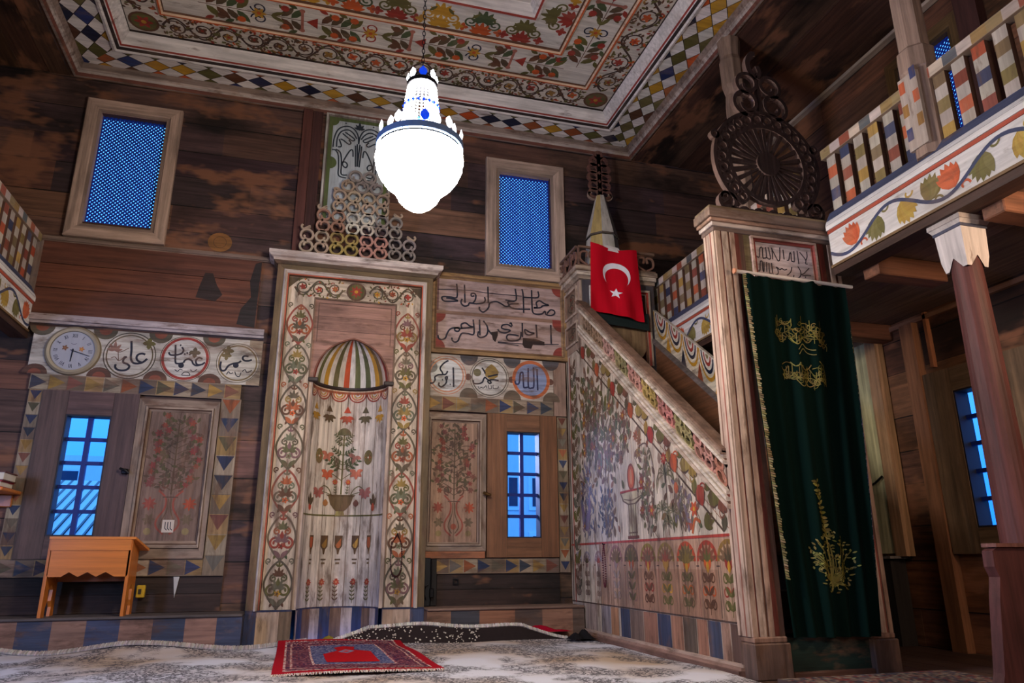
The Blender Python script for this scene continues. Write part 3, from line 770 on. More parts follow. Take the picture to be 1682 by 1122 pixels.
# curved niche wall
NY = -.105; nd = .30
def NM(u, v, h=0.0):     # u = angle -pi/2..pi/2, v = height ; h lifts towards the room
    r = nr-h
    return Vector((ncx+r*sin(u), NY+(nd-h)*cos(u), v))
mb = MB('paint_z'); NS = 28; R = random.Random(12)
for i in range(NS):
    a = -pi/2+pi*i/NS; b = a+pi/NS
    mb.face([NM(a, 0), NM(b, 0), NM(b, zs), NM(a, zs)], (212, 198, 186))
def ND(x, v, h=0.0):     # flat drawing coordinates wrapped into the curve: x in metres from the middle of the niche
    return NM(x/.31, v, h)
br = Brush(mb, ND, 'paint_z', .002)
H2 = .31*pi/2
for i in range(1, 9):
    x = -H2+2*H2*i/9; br.rect(x-.0025, x+.0025, .235, 1.90, (126, 104, 92), 1)
# base: stripes
W9 = 2*H2/11
for i in range(11):
    x = -H2+W9*i; br.rect(x, x+W9, 0, .232, [(196, 172, 150), (58, 64, 88), (128, 96, 70)][i % 3] if i % 2 == 0 or i % 3 else (196, 172, 150), 1, .02)
br.rect(-H2, H2, .228, .240, (40, 48, 80), 2, .02)
# swags under the dome
for k in range(6):
    x = -H2+(k+.5)*2*H2/6; w = H2/6*.98
    for j, c in enumerate((RED, (216, 196, 178), ORANGE, (216, 196, 178), YEL, (222, 208, 198))):
        rr = w*(1-.15*j)
        br.arc((x, 1.935), rr*.93, pi, 2*pi, w*.17, c, 2, 14, rr*.80)
    br.leaf((x, 1.93), -pi/2, w*.24, w*.14, WHITE, 2)
    for sg in (1,):
        xx = -H2+(k+1)*2*H2/6
        if k < 5:
            c = [YEL, (92, 74, 50), (188, 70, 44), (88, 80, 56), YEL][k]
            br.rect(xx-.003, xx+.003, 1.80, 1.93, BROWN, 3)
            br.poly([(xx-.032, 1.775), (xx+.032, 1.775), (xx, 1.835)], c, 4)
            for j in range(5): br.leaf((xx, 1.745), -pi/2+(-2+j)*.62, .07, .028, c, 4)
br.rect(-H2, H2, 1.93, 1.955, (160, 84, 54), 2, .02); br.rect(-H2, H2, 1.955, 1.975, (214, 186, 160), 2, .02)
# bouquet in a pot
PX = -.015
br.rect(-H2, H2, .925, .936, OLIVE, 2, .02)
br.rect(PX-.006, PX+.006, 1.10, 1.62, OLIVE, 3)
br.poly([(PX+.06*cos(pi*t/10), 1.585+.062*sin(pi*t/10)) for t in range(11)], (92, 96, 62), 4)
for z, s in ((1.545, .05), (1.50, .045), (1.42, .06), (1.34, .07), (1.30, .09)):
    for sg in (1, -1):
        br.spray((PX, z), pi/2-sg*1.25, s*1.7, OLIVE, GREEN, 4, sg*.5, .006, 3, .42, .34)
for x, z, n, c in ((-.14, 1.42, 4, (176, 104, 84)), (.10, 1.41, 3, (170, 110, 96)), (-.13, 1.27, 5, (196, 92, 60)), (.12, 1.28, 5, (190, 108, 84)), (-.21, 1.12, 6, (170, 96, 88)), (.21, 1.12, 7, (176, 110, 104))):
    for j in range(n):
        a = pi*.9+j*1.5*pi/n; br.leaf((PX+x, z), a, .062, .034, c, 4)
    br.line([(PX, z-.06), (PX+x*.6, z-.01), (PX+x, z)], .005, OLIVE, 3)
for sg in (1, -1):
    br.line([(PX+sg*.075, 1.08), (PX+sg*.105, 1.14), (PX+sg*.15, 1.165), (PX+sg*.19, 1.14)], .007, OLIVE, 3)
    br.flower((PX+sg*.055, 1.20), .027, 8, (200, 80, 46), YEL, 4); br.spray((PX+sg*.045, 1.09), pi/2-sg*.1, .09, OLIVE, GREEN, 4, 0, .004, 3)
    br.disc((PX+sg*.225, 1.40), .042, (110, 96, 58), 3, 18, .062); br.ring((PX+sg*.225, 1.40), .036, .006, (140, 124, 76), 4, 20); br.flower((PX+sg*.225, 1.40), .03, 6, (176, 90, 60), CREAM, 4)
    br.leaf((PX+sg*.13, 1.00), pi/2, .06, .05, (168, 112, 64) if sg < 0 else (120, 72, 60), 3); br.rect(PX+sg*.13-.002, PX+sg*.13+.002, .936, 1.0, OLIVE, 2)
    br.palmette((PX+sg*.30, 1.0), pi/2, .11, (86, 72, 52), 3, 3, .5); br.leaf((PX+sg*.30, .96), pi/2, .07, .04, (184, 74, 50), 3.5)
br.poly([(PX-.125, 1.095), (PX+.125, 1.095), (PX+.105, 1.08), (PX+.085, 1.02), (PX+.05, .98), (PX+.03, .965), (PX+.03, .94), (PX-.03, .94), (PX-.03, .965), (PX-.05, .98), (PX-.085, 1.02), (PX-.105, 1.08)], (104, 84, 56), 3)
br.poly([(PX-.085, 1.08), (PX-.055, 1.08), (PX-.045, 1.02), (PX, .985), (PX+.045, 1.02), (PX+.055, 1.08), (PX+.085, 1.08), (PX+.06, 1.01), (PX, .968), (PX-.06, 1.01)], (170, 84, 58), 4)
br.flower((PX, 1.035), .036, 9, (198, 140, 120), RED, 5)
br.poly([(PX-.03, .965), (PX+.03, .965), (PX+.04, .93), (PX-.04, .93)], (150, 138, 84), 4)
# hanging lamps in two rows and carnations
for k in range(5):
    x = -.26+.13*k+(-.01 if k == 2 else 0); c = [(176, 84, 50), (150, 110, 50), (172, 96, 52), (196, 150, 66), (180, 90, 52)][k]
    w = .032 if 0 < k < 4 else .022
    br.line([(x, .92), (x, .80)], .003, BROWN, 2, 0)
    br.poly([(x-w, .775), (x+w, .775), (x+w*.95, .69), (x+w*.4, .665), (x+w*.18, .63), (x-w*.18, .63), (x-w*.4, .665), (x-w*.95, .69)], (96, 70, 46), 3)
    br.poly([(x-w*.7, .762), (x+w*.7, .762), (x+w*.68, .70), (x+w*.3, .68), (x-w*.3, .68), (x-w*.68, .70)], c, 4)
    br.rect(x-w*.7, x+w*.7, .585, .597, (104, 84, 64), 3); br.rect(x-w*.5, x+w*.5, .555, .57, (120, 98, 72), 3)
    z = .42; br.flower((x, z), .03, 8, (188, 70, 46), (206, 140, 100), 4, k); br.leaf((x, z-.02), pi/2, .05, .034, RED, 3.6)
    br.spray((x-.004, .26), pi/2, .15, OLIVE, [OLIVE, (110, 100, 60), BROWN][k % 3], 5, .1, .004, 3)
mb.build('niche_wall', mih, smooth=False)
mb = MB('wood_z')        # unseen boards added behind the niche to keep outside light from leaking in
mb.box(-.09, .72, .20, .24, 0, 2.55, (60, 44, 38)); mb.box(-.09, -.05, .0, .24, 0, 2.55, (60, 44, 38)); mb.box(.68, .72, 0, .24, 0, 2.55, (60, 44, 38)); mb.box(-.09, .72, 0, .24, 2.50, 2.55, (60, 44, 38))
mb.build('back_boards', mih)
# striped half dome
mb = MB('fresh_z'); R = random.Random(2)
SC = [(188, 150, 130), RED, (214, 204, 196), (100, 98, 56), (214, 204, 196), (190, 142, 48), (214, 204, 196), (98, 92, 56), (206, 196, 186), (186, 74, 36), (214, 206, 198), (96, 98, 58), (216, 208, 200), (88, 90, 56), (214, 204, 196), (188, 138, 48), (120, 96, 60), (196, 176, 160), RED, (188, 150, 130)]
ns = len(SC); ne = 10
for i in range(ns):
    for sub in range(2):
        a = -pi/2+pi*(i+sub*.5)/ns; b = a+pi*.5/ns
        for j in range(ne):
            e0, e1 = pi/2*j/ne, pi/2*(j+1)/ne
            def D(az, e): return Vector((ncx+nr*cos(e)*sin(az), NY+nd*cos(e)*cos(az)+.0, zs+(zap-zs+.012)*sin(e)))
            mb.face([D(a, e0), D(b, e0), D(b, e1), D(a, e1)], SC[i])
mb.build('striped_dome', mih)
mb = MB('plain')
for i in range(NS):
    a = -pi/2+pi*i/NS; b = a+pi/NS
    for p, q, c in (((0, zs-.022), (.022, zs-.012), DARK), ((.022, zs-.012), (.022, zs+.006), DARK), ((.022, zs+.006), (0, zs+.006), (30, 24, 26))):
        mb.face([NM(a, p[1], p[0]), NM(b, p[1], p[0]), NM(b, q[1], q[0]), NM(a, q[1], q[0])], c)
for sg in (-1, 1): mb.bev(ncx+sg*nr-.04, ncx+sg*nr+.04, -.135, -.09, zs-.025, zs+.01, DARK)
mb.build('dome_ledge', mih)
# plinth of the frame: vertical stripes
mb = MB('paint_z')
for a, b, c in ((Mx0, -.255, (56, 66, 104)), (-.255, -.10, (192, 164, 142)), (-.10, -.012, (120, 98, 78))): mb.box(a, b, -.158, -.11, 0, .228, c)
mb.box(Mx0, -.012, -.160, -.11, .228, .240, (44, 50, 78)); mb.build('plinth', mih)
mb = MB('paint_z')
for a, b, c in ((.642, .72, (180, 150, 128)), (.72, .85, (196, 168, 148)), (.85, Mx1, (74, 82, 112))): mb.box(a, b, -.158, -.11, 0, .228, c)
mb.box(.642, Mx1, -.160, -.11, .228, .240, (44, 50, 78)); mb.build('plinth', mih)
mb = MB('paint_x')
prof = [(.15, 2.93), (.16, 2.93), (.185, 2.955), (.19, 2.975), (.215, 2.985), (.225, 3.0), (.225, 3.03), (0, 3.03)]
cc = [OLB, (96, 80, 64), (190, 172, 162), (190, 172, 162), (206, 190, 182), (214, 198, 190), (160, 140, 130)]
for j in range(len(prof)-1):
    (d0, z0), (d1, z1) = prof[j], prof[j+1]; e0, e1 = d0-.15, d1-.15
    a = [(Mx0-e0, 0), (Mx0-e0, -d0), (Mx1+e0, -d0), (Mx1+e0, 0)]; b = [(Mx0-e1, 0), (Mx0-e1, -d1), (Mx1+e1, -d1), (Mx1+e1, 0)]
    if d1 == 0:
        mb.face([(Mx0-e0, 0, z0), (Mx0-e0, -d0, z0), (Mx1+e0, -d0, z0), (Mx1+e0, 0, z0)], cc[j]); continue
    for k in range(3): mb.face([(*a[k], z0), (*a[k+1], z0), (*b[k+1], z1), (*b[k], z1)], cc[j])
mb.build('cornice', mih)
# scroll crest
mb = MB('fresh_x'); FC = FB(-.12)
P, Q = .1235, .1015; cxm = .305
GC = {'w': (206, 196, 180), 'y': (160, 136, 78), 'p': (178, 128, 114), 'g': (140, 128, 122), 't': (172, 150, 128), 'r': (164, 124, 104)}
rows = [(8, 'ttyyppgg'), (8, 'ttyyppgg'), (6, 'rrwwgg'), (6, 'rrwwgg'), (4, 'tttt'), (4, 'tttt'), (3, 'tgg'), (2, 'gg')]
mb.prism(FC, [(-.195, 3.03), (.81, 3.03), (.81, 3.062), (-.195, 3.062)], 0, .035, (170, 152, 138))
z = 3.062+Q*.52
for rI, (nn, code) in enumerate(rows):
    for k in range(nn):
        x = cxm+(k-(nn-1)/2)*P; c = jit(GC[code[k]], 8); low = rI % 2 == 0; sg = 1 if k % 2 == 0 else -1
        m = 34; pts = []
        for i in range(m+1):      # a C scroll, curled in at its middle
            t = i/m; rr = .050*(1 if t < .72 else 1-.66*(t-.72)/.28)
            aa = (pi/2 if low else -pi/2)+sg*(1 if low else -1)*(2*pi*1.22*t)
            pts.append((x+rr*cos(aa), z+rr*sin(aa)))
        mb.scroll(FC, pts, .0185, .003, .032, c, edge=tuple(int(v*.9) for v in c))
        for dx, dz in ((P/2, 0),):
            if k < nn-1: mb.prism(FC, [(x+dx-.016, z-.01), (x+dx+.016, z-.01), (x+dx+.016, z+.01), (x+dx-.016, z+.01)], .004, .03, c)
        mb.prism(FC, [(x-.011, z+.038), (x+.011, z+.038), (x+.011, z+.066), (x-.011, z+.066)], .004, .03, c) if not (rI == 7 or (k in (0, nn-1) and rI in (1, 3, 5))) else None
    if rI in (1, 3, 5):     # flying S curls at the stepped ends
        for sg in (1, -1):
            x = cxm+sg*(nn-1)/2*P
            pts = [(x, z+.05), (x+sg*-.02, z+.085), (x+sg*.03, z+.055), (x+sg*.05, z+.075), (x+sg*.04, z+.095)] if rI < 5 else [(x, z+.05), (x+sg*.03, z+.07), (x+sg*.05, z+.06), (x+sg*.045, z+.04)]
            mb.scroll(FC, pts, .016, .004, .03, GC['t'], smooth=4)
    z += Q
mb.build('crest', mih)
t = thing('prayer_beads', 'long string of dark prayer beads hanging on the right border of the prayer niche', 'prayer beads', (.735, -.135, .77))
mb = MB('plain')
pts = spline([(.735, .775), (.695, .70), (.690, .60), (.700, .50), (.735, .462), (.768, .50), (.776, .60), (.765, .71), (.735, .775)], 7)
for u, v in pts:
    r = .0075
    mb.faces([(u-r, -.132, v), (u+r, -.132, v), (u, -.132-r, v), (u, -.132+r, v), (u, -.132, v-r), (u, -.132, v+r)], [(0, 2, 5), (2, 1, 5), (1, 3, 5), (3, 0, 5), (2, 0, 4), (1, 2, 4), (3, 1, 4), (0, 3, 4)], (62, 30, 30))
mb.build('bead_string', t)
mb = MB('iron'); mb.tube([(.735, -.118, .782), (.735, -.140, .782), (.735, -.140, .774)], .004, (40, 36, 36)); mb.build('nail', t)

# ================================================================== WRITING (traced strokes, millimetres on the wall)
CAL_ALI=[[(-1363,2218),(-1353,2144),(-1349,2082),(-1332,2048),(-1304,2040),(-1271,2048),(-1249,2065),(-1235,2084)],
 [(-1252,2116),(-1277,2122),(-1303,2110),(-1310,2085),(-1296,2062),(-1264,2053),(-1237,2080)],
 [(-1379,2091),(-1397,2071),(-1396,2043),(-1364,2030),(-1351,2012),(-1365,1988),(-1401,1979),(-1436,1987),(-1449,2009),(-1445,2025)]]
CAL_UTHMAN=[[(-1047,2211),(-1040,2144),(-1032,2073),(-1015,2060),(-973,2067)],
 [(-1089,2148),(-1075,2127),(-1037,2128),(-996,2143),(-985,2171),(-999,2195)],
 [(-973,2069),(-965,2089),(-942,2103),(-915,2089),(-902,2066),(-876,2053),(-838,2066),(-818,2084)],
 [(-839,2110),(-865,2118),(-884,2099),(-883,2075),(-866,2060),(-831,2067)],
 [(-1015,2211),(-1005,2208)]]
CAL_UMAR=[[(-701,2100),(-703,2055),(-689,2026),(-664,2030),(-643,2068),(-608,2088),(-572,2097),(-552,2114)],
 [(-500,2154),(-530,2156),(-543,2139),(-530,2120),(-501,2118),(-472,2128)]]
CAL_SMALL=[[(-1030,2010),(-1007,1999),(-992,2016),(-973,2010)],
 [(-976,1974),(-958,1995),(-929,1993),(-919,1970),(-976,1970)],
 [(-918,2017),(-895,2003),(-869,2024)],
 [(-650,1995),(-638,2020),(-622,2005),(-601,2014)],
 [(-591,2023),(-577,1992),(-554,1985),(-543,2018)],
 [(-536,2027),(-516,2044),(-499,2021),(-464,2043)],
 [(-1485,2072),(-1459,2082),(-1428,2053),(-1393,2094)],
 [(-1450,2160),(-1432,2053)],
 [(-1474,2135),(-1431,2123),(-1374,2158)]]
CAL_BOARD=[[(1187,2952),(1192,2825),(1125,2822),(1065,2817),(1058,2796),(1089,2776),(1201,2790),(1141,2806),(1096,2808)],
 [(1259,2951),(1266,2777)],
 [(1239,2814),(1230,2777),(1255,2748),(1293,2756),(1307,2781),(1338,2784),(1360,2817),(1364,2858),(1348,2876),(1322,2869),(1326,2846),(1352,2852)],
 [(1307,2781),(1369,2778),(1430,2792),(1451,2818),(1445,2849)],
 [(1475,2953),(1480,2797)],
 [(1399,2754),(1400,2726),(1430,2705),(1461,2724),(1484,2757),(1495,2798),(1553,2816),(1600,2800),(1639,2780),(1678,2787),(1663,2822),(1726,2836)],
 [(1765,2816),(1670,2799),(1710,2766),(1788,2766),(1876,2773)],
 [(1733,2958),(1738,2845),(1639,2840)],
 [(1798,2961),(1809,2893),(1812,2732)],
 [(1890,2962),(1892,2811),(1899,2747),(1931,2730),(1987,2739),(2016,2766),(2027,2735),(2075,2731),(2108,2750),(2105,2778),(2069,2783),(2035,2743)],
 [(1951,2955),(1958,2907),(1925,2888),(1805,2884)],
 [(1908,2793),(1940,2800),(1933,2839),(1965,2863),(2013,2839),(2053,2828),(1997,2817),(1972,2798),(1908,2788)],
 [(2069,2638),(2070,2459)],
 [(1928,2630),(1935,2503)],
 [(1912,2545),(1865,2553),(1822,2573),(1829,2534),(1865,2525),(1912,2545)],
 [(1797,2634),(1798,2500)],
 [(1786,2547),(1778,2491),(1747,2465),(1677,2456),(1650,2481),(1666,2513),(1724,2514),(1763,2509)],
 [(1697,2586),(1662,2607),(1615,2599),(1604,2571),(1631,2561),(1685,2554),(1639,2527),(1585,2534),(1569,2556)],
 [(1678,2616),(1693,2624),(1701,2595)],
 [(1400,2632),(1405,2485)],
 [(1435,2623),(1466,2583),(1477,2537),(1462,2489),(1417,2466),(1386,2479),(1392,2522)],
 [(1477,2545),(1516,2501),(1546,2480)],
 [(1343,2627),(1350,2496),(1296,2493),(1244,2491),(1222,2455),(1208,2419),(1178,2405),(1156,2423),(1155,2445)],
 [(1243,2533),(1235,2571),(1272,2590),(1310,2566),(1340,2557),(1280,2544),(1213,2531)],
 [(1217,2535),(1183,2536),(1180,2512),(1210,2507),(1220,2535),(1168,2535),(1132,2516),(1110,2476),(1096,2437),(1067,2419),(1038,2428),(1030,2458)]]
CAL_BOARD_LINES=[[(1019,2883),(1306,2900),(1491,2890),(1797,2893)],
 [(1569,2440),(1677,2436),(1801,2437)],
 [(1569,2432),(1762,2418)],
 [(1801,2434),(2142,2458)]]
CAL_BOARD_BURN=[[(1802,2493),(1912,2494),(2006,2470),(2006,2438),(1895,2437),(1879,2397),(1816,2400),(1797,2430)],
 [(1508,2524),(1569,2537),(1569,2498),(1546,2434),(1523,2455)]]
CAL_ABUBAKR=[[(1171,2177),(1175,2092),(1178,2001)],
 [(1128,2235),(1087,2207),(1057,2162),(1075,2128),(1086,2108),(1110,2115),(1123,2142)],
 [(967,2048),(971,2027),(998,2029),(1015,2054),(1014,2082),(1041,2101),(1076,2106),(1086,2113)],
 [(1118,2064),(1121,2089),(1104,2081),(1115,2053),(1105,2025),(1071,1998),(1047,2014),(1053,2035)],
 [(1075,2061),(1083,2062)],
 [(1143,2023),(1151,2024)]]
CAL_MUHAMMAD=[[(1426,2191),(1448,2160),(1455,2139)],
 [(1349,2075),(1356,2047),(1399,2046),(1431,2062),(1441,2088),(1455,2110)],
 [(1455,2110),(1470,2093),(1498,2077),(1509,2060),(1491,2055),(1480,2076),(1520,2089),(1577,2085)],
 [(1480,2115),(1520,2125),(1570,2139)],
 [(1420,2015),(1442,2010),(1463,2032),(1470,2011)],
 [(1484,2041),(1488,2009),(1513,2010),(1509,2038)],
 [(1527,2043),(1531,2011),(1570,2017),(1574,2035)],
 [(1392,2021),(1403,2004),(1420,2015)]]
CAL_ALLAH=[[(1931,2214),(1933,2118),(1935,2017)],
 [(1897,2226),(1900,2138),(1898,2051),(1880,2035),(1850,2041),(1848,2135),(1849,2215)],
 [(1843,2041),(1813,2035),(1804,2053),(1800,2161),(1785,2171),(1774,2152),(1766,2086),(1755,2064),(1733,2066),(1726,2091)]]
CAL_PLAQUE=[[(2490,2300),(2497,2293),(2509,2299),(2518,2350),(2535,2357),(2533,2295),(2541,2291),(2558,2302),(2559,2365)],
 [(2558,2302),(2569,2289),(2585,2298),(2577,2367)],
 [(2597,2366),(2630,2293),(2638,2284),(2649,2298),(2659,2374)],
 [(2602,2364),(2600,2289)],
 [(2679,2362),(2679,2298)],
 [(2697,2295),(2712,2299),(2723,2340),(2732,2345),(2730,2297),(2738,2292),(2751,2296),(2755,2361)],
 [(2779,2367),(2780,2279)],
 [(2796,2359),(2832,2312),(2828,2288),(2843,2286)],
 [(2847,2368),(2846,2334),(2831,2305)],
 [(2480,2217),(2489,2205),(2502,2209),(2511,2263),(2524,2266),(2523,2211),(2530,2209),(2536,2266)],
 [(2554,2268),(2548,2204)],
 [(2570,2263),(2567,2200),(2582,2195)],
 [(2588,2265),(2589,2196),(2607,2191),(2626,2203),(2626,2229),(2617,2241),(2630,2236),(2640,2227),(2655,2236),(2672,2229),(2691,2236)],
 [(2727,2254),(2718,2226),(2701,2207),(2686,2197)],
 [(2770,2262),(2784,2236),(2784,2210),(2771,2192),(2748,2181),(2731,2187),(2735,2204)],
 [(2784,2210),(2804,2218),(2829,2241),(2850,2260)],
 [(2794,2204),(2828,2211),(2857,2212)],
 [(2816,2203),(2814,2191)]]
CAL_PANEL=[[(31,4158),(34,4239),(55,4324),(94,4372),(155,4391),(212,4365),(246,4302),(255,4222)],
 [(61,4163),(63,4253),(93,4326),(150,4354),(198,4330),(236,4273)],
 [(106,4310),(187,4251),(214,4256),(205,4277),(128,4327)],
 [(91,4249),(118,4240),(166,4207),(185,4224),(164,4252)],
 [(79,4247),(103,4179),(73,4165)],
 [(22,4130),(56,4127),(82,4078),(91,3973),(98,3878),(164,3862)],
 [(55,4140),(95,4115),(110,4056),(115,3977),(120,3894),(170,3893)],
 [(212,4085),(204,4151),(178,4138),(131,4032),(126,3987),(154,3965),(167,3994),(147,4021),(113,4012)],
 [(228,4204),(233,4093),(239,3987)],
 [(243,4220),(250,4096),(254,3990)]]

def write(br, strokes, w, col, L=4, n=5):
    for s in strokes: br.line([(a/1000, b/1000) for a, b in s], w, col, L, n if len(s) > 2 else 0)

# board with the roundels left
t = thing('roundel_board', 'pale board above the left window with three written roundels in a row', 'painted board', (-1.215, 0, 1.92), 'roundel boards')
mb = MB('paint_x'); F = FB(0); hb = .03
mb.prism(F, [(-2.03, 1.92), (-.40, 1.92), (-.40, 2.29), (-2.03, 2.29)], .0075, hb, (186, 178, 168))
br = Brush(mb, F, 'paint_x', hb)
for x in (-1.98, -1.55, -1.16, -.77):
    for z, c in ((2.29, (88, 80, 66)), (1.92, (92, 64, 52))):
        s = -1 if z > 2 else 1
        br.poly([(x+.085*cos(pi*k/12), z+s*.075*sin(pi*k/12)) for k in range(13)], c, 2); br.poly([(x+.045*cos(pi*k/12), z+s*.04*sin(pi*k/12)) for k in range(13)], (132, 74, 56), 3)
br.rect(-.50, -.40, 1.92, 2.29, (150, 132, 112), 1)
mb.build('board', t)
def roundel(par, x, z, r, rings, fill, paint, label, Fh):
    mb = MB('paint_x'); br = Brush(mb, FB(0), 'paint_x', Fh)
    br.disc((x, z), r, (196, 186, 174), 1.2, 40); br.disc((x, z), r*.82, fill, 1.8, 40)
    for rr, w, c in rings: br.ring((x, z), r*rr, w, c, 2.5, 44)
    paint(br); return mb.build('roundel', par, label=label)
RG = [(.97, .008, (74, 68, 58)), (.86, .010, (96, 84, 64))]
def p_ali(br):
    write(br, CAL_ALI, .016, INK); write(br, CAL_SMALL[6:], .006, (110, 84, 74), 3)
    br.flower((-1.235, 2.205), .048, 4, OLIVE, None, 3, 0); br.palmette((-1.47, 2.13), pi/2, .08, (140, 104, 92), 3, 5, 1.3)
def p_uth(br):
    write(br, CAL_UTHMAN, .014, INK); br.disc((-.988, 2.047), .021, INK, 4, 12); write(br, CAL_SMALL[:3], .006, INK)
    br.flower((-.90, 2.157), .045, 4, (84, 78, 62), None, 3); br.disc((-.955, 2.15), .008, INK, 4, 6); br.disc((-.972, 2.14), .008, INK, 4, 6); br.disc((-.935, 2.14), .008, INK, 4, 6)
def p_uma(br):
    write(br, CAL_UMAR, .015, INK); br.disc((-.588, 2.075), .022, INK, 4, 12); write(br, CAL_SMALL[3:6], .007, INK)
    br.flower((-.655, 2.19), .045, 4, (110, 96, 62), None, 3); br.flower((-.665, 2.15), .04, 4, (120, 104, 70), None, 3)
roundel(t, -1.36, 2.10, .187, RG, (190, 182, 172), p_ali, 'roundel with a dark green double ring', hb)
roundel(t, -.965, 2.105, .185, [(.97, .006, (84, 78, 66)), (.88, .020, (150, 52, 46))], (198, 192, 186), p_uth, 'roundel with a red ring', hb)
roundel(t, -.575, 2.095, .165, [(.97, .006, (104, 96, 80)), (.86, .010, (128, 106, 64))], (198, 190, 178), p_uma, 'roundel with an ochre ring', hb)
# wall clock
t = thing('wall_clock', 'round pale wall clock with beige rim left of the written roundels', 'clock', (-1.75, -.03, 2.11))
ccx, ccz = -1.75, 2.108; FK = FB(-.03)
mb = MB('plain')
for rr, r1, h0, h1, c in ((.192, .185, 0, .02, (118, 104, 84)), (.185, .170, .02, .03, (136, 124, 104)), (.170, .152, .03, .022, (156, 144, 122)), (.152, .150, .022, .010, (120, 110, 96))):
    n = 48
    for i in range(n):
        a, b = 2*pi*i/n, 2*pi*(i+1)/n
        mb.face([FK(ccx+rr*cos(a), ccz+rr*sin(a), h0), FK(ccx+rr*cos(b), ccz+rr*sin(b), h0), FK(ccx+r1*cos(b), ccz+r1*sin(b), h1), FK(ccx+r1*cos(a), ccz+r1*sin(a), h1)], c)
mb.build('rim', t)
mb = MB('plain'); br = Brush(mb, FK, 'plain', .008); br.disc((ccx, ccz), .1505, (158, 158, 166), 0, 48)
NUM = ['XII', 'I', 'II', 'III', 'IV', 'V', 'VI', 'VII', 'VIII', 'IX', 'X', 'XI']
for k, s in enumerate(NUM):
    a = pi/2-2*pi*k/12; rx, rz = cos(a), sin(a); tx, tz = rz, -rx
    w = {'I': .010, 'V': .017, 'X': .017}; tot = sum(w[c] for c in s); q = -tot/2
    for c in s:
        m = q+w[c]/2; q += w[c]
        def G(x, y): return (ccx+rx*(.118+y)+tx*(m+x), ccz+rz*(.118+y)+tz*(m+x))
        for l in {'I': [((0, -.014), (0, .014))], 'V': [((-.006, .014), (0, -.014)), ((0, -.014), (.006, .014))], 'X': [((-.006, .014), (.006, -.014)), ((-.006, -.014), (.006, .014))]}[c]:
            br.line([G(*l[0]), G(*l[1])], .0035, (46, 46, 62), 2, 0)
br.flower((ccx-.055, ccz+.02), .024, 5, (120, 84, 60), (150, 100, 70), 2); br.flower((ccx+.058, ccz+.016), .022, 5, (176, 116, 70), YEL, 2)
br.line([(ccx-.02, ccz+.058), (ccx, ccz+.05), (ccx+.02, ccz+.058)], .003, (90, 90, 110), 2)
mb.build('dial', t)
for nm, a, ln, w, h in (('hour_hand', -pi/2-.06, .085, .011, .012), ('minute_hand', -.30, .125, .006, .016)):
    mb = MB('plain'); ca, sa = cos(a), sin(a)
    mb.prism(FK, [(ccx-ca*.015-sa*w/2, ccz-sa*.015+ca*w/2), (ccx-ca*.015+sa*w/2, ccz-sa*.015-ca*w/2), (ccx+ca*ln+sa*w*.3, ccz+sa*ln-ca*w*.3), (ccx+ca*ln-sa*w*.3, ccz+sa*ln+ca*w*.3)], h, h+.002, (30, 30, 44)); mb.build(nm, t)
# triangle-painted border boards round both window bays
TC = [(52, 54, 68), (150, 84, 54), (146, 114, 56), (48, 58, 88), (112, 66, 54), (88, 80, 62), (150, 118, 66), (46, 54, 80), (104, 98, 88)]
def tri_board(mb, F, u0, u1, v0, v1, h, vertical, seed, mat):
    R = random.Random(seed)
    mb.prism(F, [(u0, v0), (u1, v0), (u1, v1), (u0, v1)], .0075, h, (140, 122, 104), mat)
    br = Brush(mb, F, mat, h); L = (v1-v0) if vertical else (u1-u0); W = (u1-u0) if vertical else (v1-v0); n = max(2, round(L/(W*1.05)))
    for k in range(n):
        a = L*k/n; b = L*(k+1)/n; c = jit(TC[(k*2+seed) % len(TC)], 10, R); d = jit([(156, 140, 120), (126, 108, 92), (110, 92, 78), (150, 120, 80)][(k+seed) % 4], 10, R)
        if vertical:
            br.rect(u0+.004, u1-.004, v1-b, v1-a, d, 1); br.poly([(u0+.006, v1-a-.006), (u1-.006, v1-a-.006), ((u0+u1)/2, v1-a-(b-a)*.80)], c, 2)
        else:
            br.rect(u0+a, u0+b, v0+.004, v1-.004, d, 1); br.poly([(u0+a+.006, v0+.006), (u0+a+.006, v1-.006), (u0+a+(b-a)*.92, (v0+v1)/2)], c, 2)
t = thing('painted_border', 'border of faded painted triangles round the left barred window and its shutter', 'window surround', (-1.25, 0, .48), 'painted borders round the barred windows')
F = FB(0)
for rc, vt, sd, nm in (((-2.0, -.53, 1.80, 1.92), 0, 0, 'top_board'), ((-1.99, -1.90, .60, 1.80), 1, 3, 'left_board'), ((-.665, -.52, .48, 1.80), 1, 1, 'right_board'), ((-2.0, -.668, .48, .598), 0, 5, 'bottom_board')):
    mb = MB('paint_x'); tri_board(mb, F, *rc, .028, vt, sd, 'paint_z' if vt else 'paint_x'); mb.build(nm, t)
t = thing('painted_border', 'border of faded painted triangles round the right barred window and its shutter', 'window surround', (1.55, 0, .48), 'painted borders round the barred windows')
for rc, vt, sd, nm in (((.955, 2.08, 1.795, 1.92), 0, 2, 'top_board'), ((2.11, 2.2, .48, 1.785), 1, 4, 'right_board'), ((1.05, 2.1, .478, .592), 0, 6, 'bottom_board')):
    mb = MB('paint_x'); tri_board(mb, F, *rc, .028, vt, sd, 'paint_z' if vt else 'paint_x'); mb.build(nm, t)
mb = MB('paint_z'); mb.prism(F, [(2.085, 1.795), (2.2, 1.795), (2.2, 2.285), (2.085, 2.285)], .0, .03, (152, 124, 110)); mb.build('upright_board', t)
mb = MB('paint_x'); mb.prism(F, [(.965, .595), (1.46, .595), (1.46, .648), (.965, .648)], .0, .04, (168, 104, 72)); mb.build('sill_board', t)

